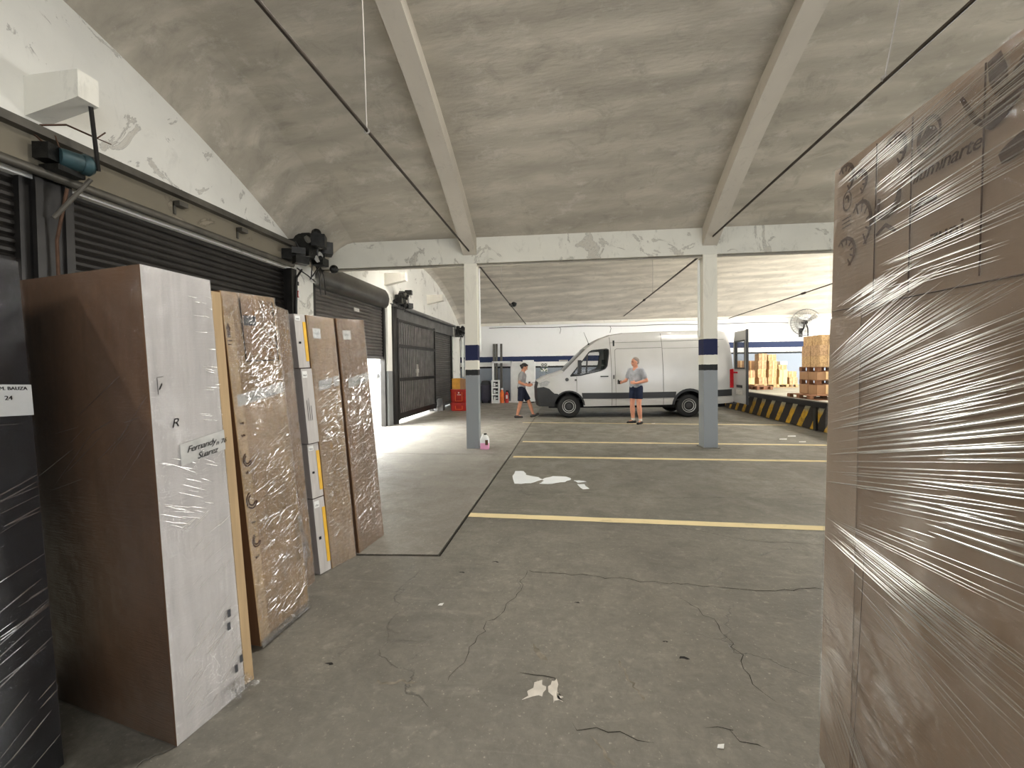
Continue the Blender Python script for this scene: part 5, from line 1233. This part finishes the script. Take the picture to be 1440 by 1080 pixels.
for cx in (WF, WR):
    m.tube([(cx, -.7, .36), (cx, .7, .36)], .06)
    for sg in (-1, 1):
        a = arch(cx, RA + .02, .40); n = len(a); y0_, y1_ = sg * .95, sg * .50
        m._add([V3((p[0], y0_, p[1])) for p in a] + [V3((p[0], y1_, p[1])) for p in a] , [(i, i + 1, n + i + 1, n + i) for i in range(n - 1)])
        m._add([V3((p[0], y1_, p[1])) for p in a], [tuple(range(n))])
m.build('underbody', M['dark_gap'], t, local=True)
m = MB(); m.box(2.35, -.9, .5, 2.40, .9, 2.4); m.box(.9, -.85, .55, 2.35, .85, .60); m.hexa([(.78, -.82, 1.0), (1.25, -.82, 1.0), (1.25, .82, 1.0), (.78, .82, 1.0)], [(.95, -.80, 1.38), (1.2, -.80, 1.34), (1.2, .80, 1.34), (.95, .80, 1.38)]); m.box(.9, -.8, .6, 1.0, .8, 1.1)
m.box(2.4, -.9, .52, 5.9, .9, .56); m.build('cabin_interior', M['cabin'], t, local=True)
for y in (-.45, .45):
    m = MB(); m.cbox((2.0, y, .95), (.5, .48, .18)); m.hexa([(2.12, y - .23, 1.0), (2.28, y - .23, 1.0), (2.28, y + .23, 1.0), (2.12, y + .23, 1.0)], [(2.22, y - .20, 1.62), (2.32, y - .20, 1.62), (2.32, y + .20, 1.62), (2.22, y + .20, 1.62)]); m.cbox((2.27, y, 1.74), (.09, .26, .18)); m.build('seat', M['cabin'], t, local=True)
m = MB(); m.lathe((1.42, -.45, 1.28), (-.5, 0, .8), [(-.012, .19), (.012, .19), (.012, .165), (-.012, .165)], 22, True); m.tube([(1.25, -.45, 1.1), (1.42, -.45, 1.28)], .03); m.build('steering_wheel', M['ink'], t, local=True, smooth=40)
m = MB(); m.tube([(1.66, -.55, 2.31), (1.50, -.56, 2.70)], [.010, .004]); m.cbox((1.67, -.55, 2.31), (.10, .05, .05)); m.build('aerial', M['ink'], t, local=True, smooth=40)
# far rear door closed, near rear door swung open past the side
m = MB(); m.box(5.94, .02, .52, 5.98, .93, 2.45); m.build('closed_rear_door', M['van_white'], t, local=True)
m = MB(); m.box(5.86, -.93, .40, 6.06, .93, .58); m.build('rear_step', M['van_black'], t, local=True)
hinge = V3((5.99, -.95, 0)); a = math.radians(-94); dx, dy = V3((math.cos(a), math.sin(a), 0)), V3((-math.sin(a), math.cos(a), 0))
def dbox(mb, u0, u1, z0, z1, n0=-.03, n1=.03, taper=0.0):
    pt = lambda u, n, z: hinge + dx * u + dy * n + V3((0, 0, z))
    mb.hexa([pt(u0, n0, z0), pt(u1, n0, z0), pt(u1, n1, z0), pt(u0, n1, z0)], [pt(u0 + taper, n0, z1), pt(u1, n0, z1), pt(u1, n1, z1), pt(u0 + taper, n1, z1)])
m = MB(); dbox(m, .0, .90, .47, 1.50); dbox(m, .02, .90, 2.28, 2.58, taper=.08); dbox(m, .0, .12, 1.50, 2.28); dbox(m, .78, .90, 1.50, 2.28)
dr_ = m.build('open_rear_door', M['van_white'], t, local=True, label='open rear door with window')
m = MB(); dbox(m, .12, .78, 1.50, 2.28, -.012, .012); m.build('door_window', M['glass'], dr_, local=True)
m = MB(); dbox(m, .10, .80, 1.47, 1.51, -.036, .036); dbox(m, .10, .80, 2.27, 2.31, -.036, .036); dbox(m, .10, .13, 1.5, 2.3, -.036, .036); dbox(m, .77, .80, 1.5, 2.3, -.036, .036); dbox(m, .885, .93, .46, 2.60, -.04, .02); m.build('door_seal', M['van_black'], dr_, local=True)
m = MB(); dbox(m, .25, .62, .92, 1.0, -.045, -.03); m.build('door_handle', M['van_black'], dr_, local=True)
m = MB(); dbox(m, .22, .66, .72, .86, -.04, -.03); m.build('plate_recess', M['paper_grey'], dr_, local=True)
m = MB(); dbox(m, .02, .30, 1.34, 1.39, -.045, -.03); m.build('hinge_strap', M['red_lens'], dr_, local=True, label='red reflector')

# ------------------------------------------------------------------ people
def remesh(mb, name, mat, parent, voxel, smooth_it=3, label=None):
    o = mb.build(name, mat, parent, local=True)
    md = o.modifiers.new('r', 'REMESH'); md.mode = 'VOXEL'; md.voxel_size = voxel
    ms = o.modifiers.new('s', 'SMOOTH'); ms.factor = .5; ms.iterations = smooth_it
    dg = bpy.context.evaluated_depsgraph_get(); me = bpy.data.meshes.new_from_object(o.evaluated_get(dg))
    o.modifiers.clear(); old = o.data; o.data = me; bpy.data.meshes.remove(old); me.name = name
    for p in me.polygons: p.use_smooth = True
    if not me.materials: me.materials.append(mat)
    if label: o['label'] = label
    return o
def hand(mb, w, d, side_v, palm_n, curl=.6):
    """palm with four curled fingers and a thumb; w wrist, d pointing direction, side_v towards the thumb, palm_n out of the palm"""
    w, d, sv, pn = V3(w), V3(d).normalized(), V3(side_v), V3(palm_n)
    sv = (sv - d * sv.dot(d)).normalized(); pn = d.cross(sv) if d.cross(sv).dot(pn) > 0 else -d.cross(sv)
    k = w + d * .09
    mb.cone(w, w + d * .03, .026, .026); mb.cone(w + d * .03 + sv * .018, k + sv * .026, .018, .014); mb.cone(w + d * .03 - sv * .018, k - sv * .026, .018, .013); mb.cone(w + d * .02, k, .02, .016)
    for i, (o_, L) in enumerate(((.030, .068), (.010, .078), (-.010, .072), (-.030, .056))):
        b = k + sv * o_; c1, c2, c3 = curl * .5, curl * 1.25, curl * 1.9
        f = lambda a: d * math.cos(a) + pn * math.sin(a)
        j1 = b + f(c1) * L * .45; j2 = j1 + f(c2) * L * .32; j3 = j2 + f(c3) * L * .25
        mb.cone(b, j1, .0095, .009, 8); mb.cone(j1, j2, .009, .0082, 8); mb.cone(j2, j3, .0082, .007, 8)
    tb = w + d * .03 + sv * .028; t1 = tb + (d * .55 + sv * .75 + pn * .3).normalized() * .04; t2 = t1 + (d * .85 + sv * .2 + pn * .5).normalized() * .03
    mb.cone(tb, t1, .013, .010, 8); mb.cone(t1, t2, .010, .008, 8)
def person(label, loc, rz, J, mats, h, hair_mode):
    """J: joint positions in metres for a 1.75 m figure facing +x, y to its left; scaled to height h"""
    t = thing('person', label, 'person', loc, None, rz); k = h / 1.75
    sc = lambda p: V3(p)
    skin, shirt, shorts, shoe, hair = mats
    b = MB(); hd = V3(J['head']); nk = V3(J['neck']); ch = V3(J['chest']); ws = V3(J['waist']); pv = V3(J['pelvis'])
    f = V3(J['face']).normalized(); upv = V3((0, 0, 1)); upv = (upv - f * upv.dot(f)).normalized(); lf = upv.cross(f)
    # head: skull, jaw, nose, ears, brow
    def at(a, b_, c_): return hd + f * a + lf * b_ + upv * c_
    def ell(c, r): 
        s0 = len(b.v); b.ball((0, 0, 0), r, 16, 12); R_ = Matrix((f, lf, upv)).transposed()
        for i in range(s0, len(b.v)): b.v[i] = c + R_ @ b.v[i]
    ell(at(-.008, 0, .03), (.098, .078, .092)); ell(at(.012, 0, -.03), (.078, .066, .085)); ell(at(.045, 0, -.085), (.038, .040, .034))
    b.cone(at(.086, 0, .012), at(.108, 0, -.028), .009, .014, 8); ell(at(.076, 0, .03), (.018, .05, .012)); ell(at(.086, 0, -.062), (.012, .026, .012))
    for s_ in (1, -1): ell(at(-.005, s_ * .077, -.01), (.022, .012, .034))
    b.cone(nk, at(-.012, 0, -.05), .058, .055)
    # torso, limbs
    b.cone(ch + V3((0, .06, .04)), ws + V3((0, .045, 0)), .115, .105); b.cone(ch + V3((0, -.06, .04)), ws + V3((0, -.045, 0)), .115, .105); b.cone(nk, ch, .07, .11)
    b.cone(ws, pv, .098, .10); b.cone(J['sh_l'], J['sh_r'], .062, .062)
    tops = {}
    for s_ in ('l', 'r'):
        sh, el, wr, hp, kn, an = (V3(J[q + '_' + s_]) for q in ('sh', 'el', 'wr', 'hip', 'kn', 'an'))
        b.cone(sh, el, .054, .041); b.cone(el, el.lerp(wr, .35), .041, .043); b.cone(el.lerp(wr, .35), wr, .043, .027)
        hand(b, wr, J['hd_' + s_], J['th_' + s_], J['pn_' + s_], J.get('curl', .7))
        b.cone(hp, kn, .090, .060); b.cone(kn, kn.lerp(an, .3), .058, .066); b.cone(kn.lerp(an, .3), an, .066, .038); ft = V3(J['ft_' + s_]).normalized()
        b.cone(an + V3((0, 0, -.02)), an + ft * .12 + V3((0, 0, -.045)), .034, .026)
    for i in range(len(b.v)): b.v[i] = b.v[i] * k
    remesh(b, 'body', M[skin], t, .0062, 2)
    # shirt
    c = MB()
    c.cone(ch + V3((0, .07, .045)), ws + V3((0, .055, -.02)), .128, .118); c.cone(ch + V3((0, -.07, .045)), ws + V3((0, -.055, -.02)), .128, .118); c.cone(ws + V3((0, .05, 0)), pv + V3((0, .05, .04)), .12, .128); c.cone(ws + V3((0, -.05, 0)), pv + V3((0, -.05, .04)), .12, .128)
    c.cone(V3(J['sh_l']), V3(J['sh_r']), .072, .072); c.cone(ch.lerp(nk, .2), ch.lerp(nk, .82), .11, .074)
    for s_ in ('l', 'r'):
        sh, el = V3(J['sh_' + s_]), V3(J['el_' + s_]); c.cone(sh, sh.lerp(el, .62), .074, .068)
    for i in range(len(c.v)): c.v[i] = c.v[i] * k
    remesh(c, 'shirt', M[shirt], t, .011, 2)
    c = MB()
    c.cone(pv + V3((0, .05, .02)), pv + V3((0, -.05, .02)), .128, .128)
    for s_ in ('l', 'r'):
        hp, kn = V3(J['hip_' + s_]), V3(J['kn_' + s_]); e = hp.lerp(kn, J.get('hem', .86)); c.cone(hp + V3((0, 0, .03)), hp.lerp(kn, .4), .110, .104); c.tube([hp.lerp(kn, .2), e], [.108, .098], 16)
    for i in range(len(c.v)): c.v[i] = c.v[i] * k
    remesh(c, 'shorts', M[shorts], t, .011, 2)
    for s_ in ('l', 'r'):
        an, ft = V3(J['an_' + s_]), V3(J['ft_' + s_]).normalized(); c = MB(); base = V3((an.x, an.y, an.z - .085 + .03)); tilt = V3((0, 0, J.get('tilt_' + s_, 0.0)))
        c.cone(base - ft * .05 + tilt * -.3, base + ft * .06, .046, .044); c.cone(base + ft * .06, base + ft * .16 + V3((0, 0, -.008)) + tilt, .044, .034); c.cone(base + V3((0, 0, .02)), base + ft * .04, .046, .05)
        zc = base.z - .045
        for i in range(len(c.v)): c.v[i] = c.v[i] * k
        sh_ = remesh(c, 'shoe', M[shoe], t, .007, 2)
        c = MB(); c.cone(base - ft * .05 + V3((0, 0, -.036)) + tilt * -.3, base + ft * .06 + V3((0, 0, -.036)), .040, .040); c.cone(base + ft * .06 + V3((0, 0, -.036)), base + ft * .165 + V3((0, 0, -.036)) + tilt, .040, .032)
        c.v = [V3((p.x, p.y, max(base.z - .052 + (p.z - base.z) * .12 + (tilt.z * max(0, (p - base).dot(ft)) * 5 if tilt.z else 0), -.0))) * k for p in c.v]
        c.build('sole', M['sole'], sh_, local=True, smooth=50)
        if J.get('socks'):
            c = MB(); c.cone(an + V3((0, 0, .0)), an + (V3(J['kn_' + s_]) - an) * .14, .044, .043); c.v = [p * k for p in c.v]; c.build('sock', M['sole'], t, local=True, smooth=50)
    # face details
    for s_ in (1, -1):
        e = MB(); e.ball(at(.080, s_ * .031, .010) * k, .0105, 8, 6); e.build('eye', M['eye'], t, local=True, smooth=60)
        e = MB(); e.tube([at(.088, s_ * .014, .030) * k, at(.090, s_ * .03, .035) * k, at(.080, s_ * .05, .030) * k], .005, 6); e.build('eyebrow', M[hair], t, local=True, smooth=60)
    e = MB(); e.tube([at(.090, -.022, -.062) * k, at(.098, 0, -.061) * k, at(.090, .022, -.062) * k], .005, 6); e.build('mouth', M['lip'], t, local=True, smooth=60)
    c = MB(); s0 = 0
    def hell(cc, r):
        s0 = len(c.v); c.ball((0, 0, 0), r, 16, 12); R_ = Matrix((f, lf, upv)).transposed()
        for i in range(s0, len(c.v)): c.v[i] = cc + R_ @ c.v[i]
    if hair_mode == 'short':
        hell(at(-.022, 0, .045), (.098, .082, .088)); hell(at(-.045, 0, .0), (.07, .078, .07))
    else:
        hell(at(-.022, 0, .042), (.102, .086, .092)); hell(at(-.06, 0, -.01), (.062, .078, .075)); hell(at(-.118, 0, .005), (.045, .045, .04)); hell(at(.045, 0, .088), (.045, .06, .03))
    c.v = [p * k for p in c.v]; remesh(c, 'hair', M[hair], t, .008, 1)
    return t, k
# walking man looking at his phone
JL = dict(head=(.085, 0, 1.60), face=(1, 0, -.42), neck=(.03, 0, 1.45), chest=(.01, 0, 1.28), waist=(-.01, 0, 1.06), pelvis=(-.02, 0, .93),
    sh_l=(.01, .175, 1.40), sh_r=(.01, -.175, 1.40), el_l=(-.02, .24, 1.12), el_r=(-.06, -.23, 1.12), wr_l=(.21, .10, 1.03), wr_r=(.19, -.11, 1.02), hd_l=(1, -.25, .12), hd_r=(1, .35, .05), th_l=(0, 0, 1), th_r=(0, 0, 1), pn_l=(0, -1, 0), pn_r=(0, 1, 0), curl=.75,
    hip_l=(-.02, .09, .90), hip_r=(-.02, -.09, .90), kn_l=(.20, .095, .50), kn_r=(-.05, -.09, .48), an_l=(.33, .10, .105), an_r=(-.16, -.09, .09), ft_l=(1, .12, .1), ft_r=(1, -.1, 0), tilt_l=.05, hem=.88)
pL, kL = person('man with dark hair in grey shirt and navy shorts walking while looking at a phone', (-1.42, 13.02, 0), .0, JL, ('skin2', 'shirt', 'shorts2', 'shoe', 'hair_dark'), 1.76, 'dark')
ph = V3((-1.42, 13.02, 0)) + V3((.38, -.02, 1.12)) * kL
t = thing('smartphone', 'dark phone held in the hands of the walking man', 'phone', ph, None, 0)
m = MB(); m.hexa([(ph.x - .07, ph.y - .038, ph.z - .02), (ph.x + .07, ph.y - .038, ph.z + .008), (ph.x + .07, ph.y + .038, ph.z + .008), (ph.x - .07, ph.y + .038, ph.z - .02)], [(ph.x - .072, ph.y - .038, ph.z - .010), (ph.x + .068, ph.y - .038, ph.z + .018), (ph.x + .068, ph.y + .038, ph.z + .018), (ph.x - .072, ph.y + .038, ph.z - .010)]); m.build('phone_case', M['phone'], t)
# standing grey-haired man, body turned to the camera side
JR = dict(head=(.045, .015, 1.63), face=(.92, -.36, -.08), neck=(.01, 0, 1.47), chest=(0, 0, 1.29), waist=(.01, 0, 1.06), pelvis=(-.01, 0, .94),
    sh_l=(.0, .185, 1.41), sh_r=(.0, -.185, 1.41), el_l=(-.10, .27, 1.14), el_r=(.06, -.28, 1.14), wr_l=(.16, .13, 1.08), wr_r=(.26, -.24, 1.10), hd_l=(.8, -.7, .2), hd_r=(1, .15, -.05), th_l=(0, 0, 1), th_r=(0, 0, 1), pn_l=(0, -1, 0), pn_r=(0, 1, 0), curl=.95,
    hip_l=(-.01, .09, .92), hip_r=(-.01, -.09, .92), kn_l=(.015, .11, .50), kn_r=(.03, -.10, .50), an_l=(-.02, .13, .085), an_r=(-.01, -.11, .085), ft_l=(1, .25, 0), ft_r=(1, -.3, 0), hem=.62, socks=True)
pR, kR = person('grey haired man in grey shirt and navy shorts standing in front of the van', (1.90, 11.75, 0), PI + .72, JR, ('skin', 'shirt2', 'shorts', 'shoe', 'hair_grey'), 1.83, 'short')
rot = Matrix.Rotation(PI + .72, 3, 'Z'); hp_ = V3((1.90, 11.75, 0)) + rot @ (V3((.385, -.225, 1.10)) * kR)
t = thing('handheld_gadget', 'small dark gadget held out by the grey haired man', 'gadget', hp_)
m = MB(); m.cbox(hp_, (.10, .05, .09), PI + .72); m.build('case', M['phone'], t); m = MB(); m.ball(hp_ + V3((-.03, -.02, .055)), .022, 8, 6); m.build('knob', M['phone'], t, smooth=50)

# ------------------------------------------------------------------ light
def area(name, loc, target, size, sizey, power, col=(1, 1, 1)):
    l = bpy.data.lights.new(name, 'AREA'); l.shape = 'RECTANGLE'; l.size = size; l.size_y = sizey; l.energy = power; l.color = col
    o = bpy.data.objects.new(name, l); COL.objects.link(o); o.location = loc
    o.rotation_euler = (V3(target) - V3(loc)).to_track_quat('-Z', 'Y').to_euler(); return o
WARM = (1, .95, .87)
# lamps hung under the near vault, overhead
for x, y, z, p in ((-.3, 3.3, 5.75, 170), (-4.1, -2.5, 5.0, 190), (8, -2.0, 5.2, 70)):
    area('tube_lamp', (x, y, z), (x + (.8 if x < -4 else 0), y, 0), 1.5, .22, p, WARM)
# lamps under the far vault, hidden by the middle beam
for x, y, p in ((-2.8, 10.2, 760), (1.0, 10.4, 310), (5.0, 10.6, 310), (9.0, 10.9, 520), (13, 11.2, 520)):
    area('tube_lamp', (x, y, 4.72), (x, y + (4.5 if x < 6 else .9), 0), 1.5, .22, p, WARM)
# added fill lamps at unseen street end and dock side; daylight through raised shutter
area('street_fill', (7, -5.7, 2.2), (6, 8, 7.5), 8, 3.6, 420, (.96, .98, 1))
area('dock_fill', (15.8, 13.4, 2.4), (4, 12.5, 3.4), 6.0, 2.2, 1300, (1, .98, .94))
area('shutter_daylight', (-7.4, 9.3, 3.6), (-3.2, 9.3, 0), 4, 1.6, 2600, (.97, .99, 1))
sun = bpy.data.lights.new('sun', 'SUN'); sun.energy = 50; sun.angle = .02; so = bpy.data.objects.new('sun', sun); COL.objects.link(so); so.rotation_euler = V3((-.42, .55, -.72)).to_track_quat('-Z', 'Y').to_euler()
W = bpy.data.worlds.new('sky'); S.world = W; W.use_nodes = True
W.node_tree.nodes['Background'].inputs[0].default_value = (.86, .92, 1, 1); W.node_tree.nodes['Background'].inputs[1].default_value = 3.2
S.view_settings.view_transform = 'Standard'; S.view_settings.look = 'None'; S.view_settings.gamma = 1; S.view_settings.use_curve_mapping = False
S.view_settings.exposure = 0.0
S.cycles.use_denoising = True
S.cycles.max_bounces = 8; S.cycles.transparent_max_bounces = 12
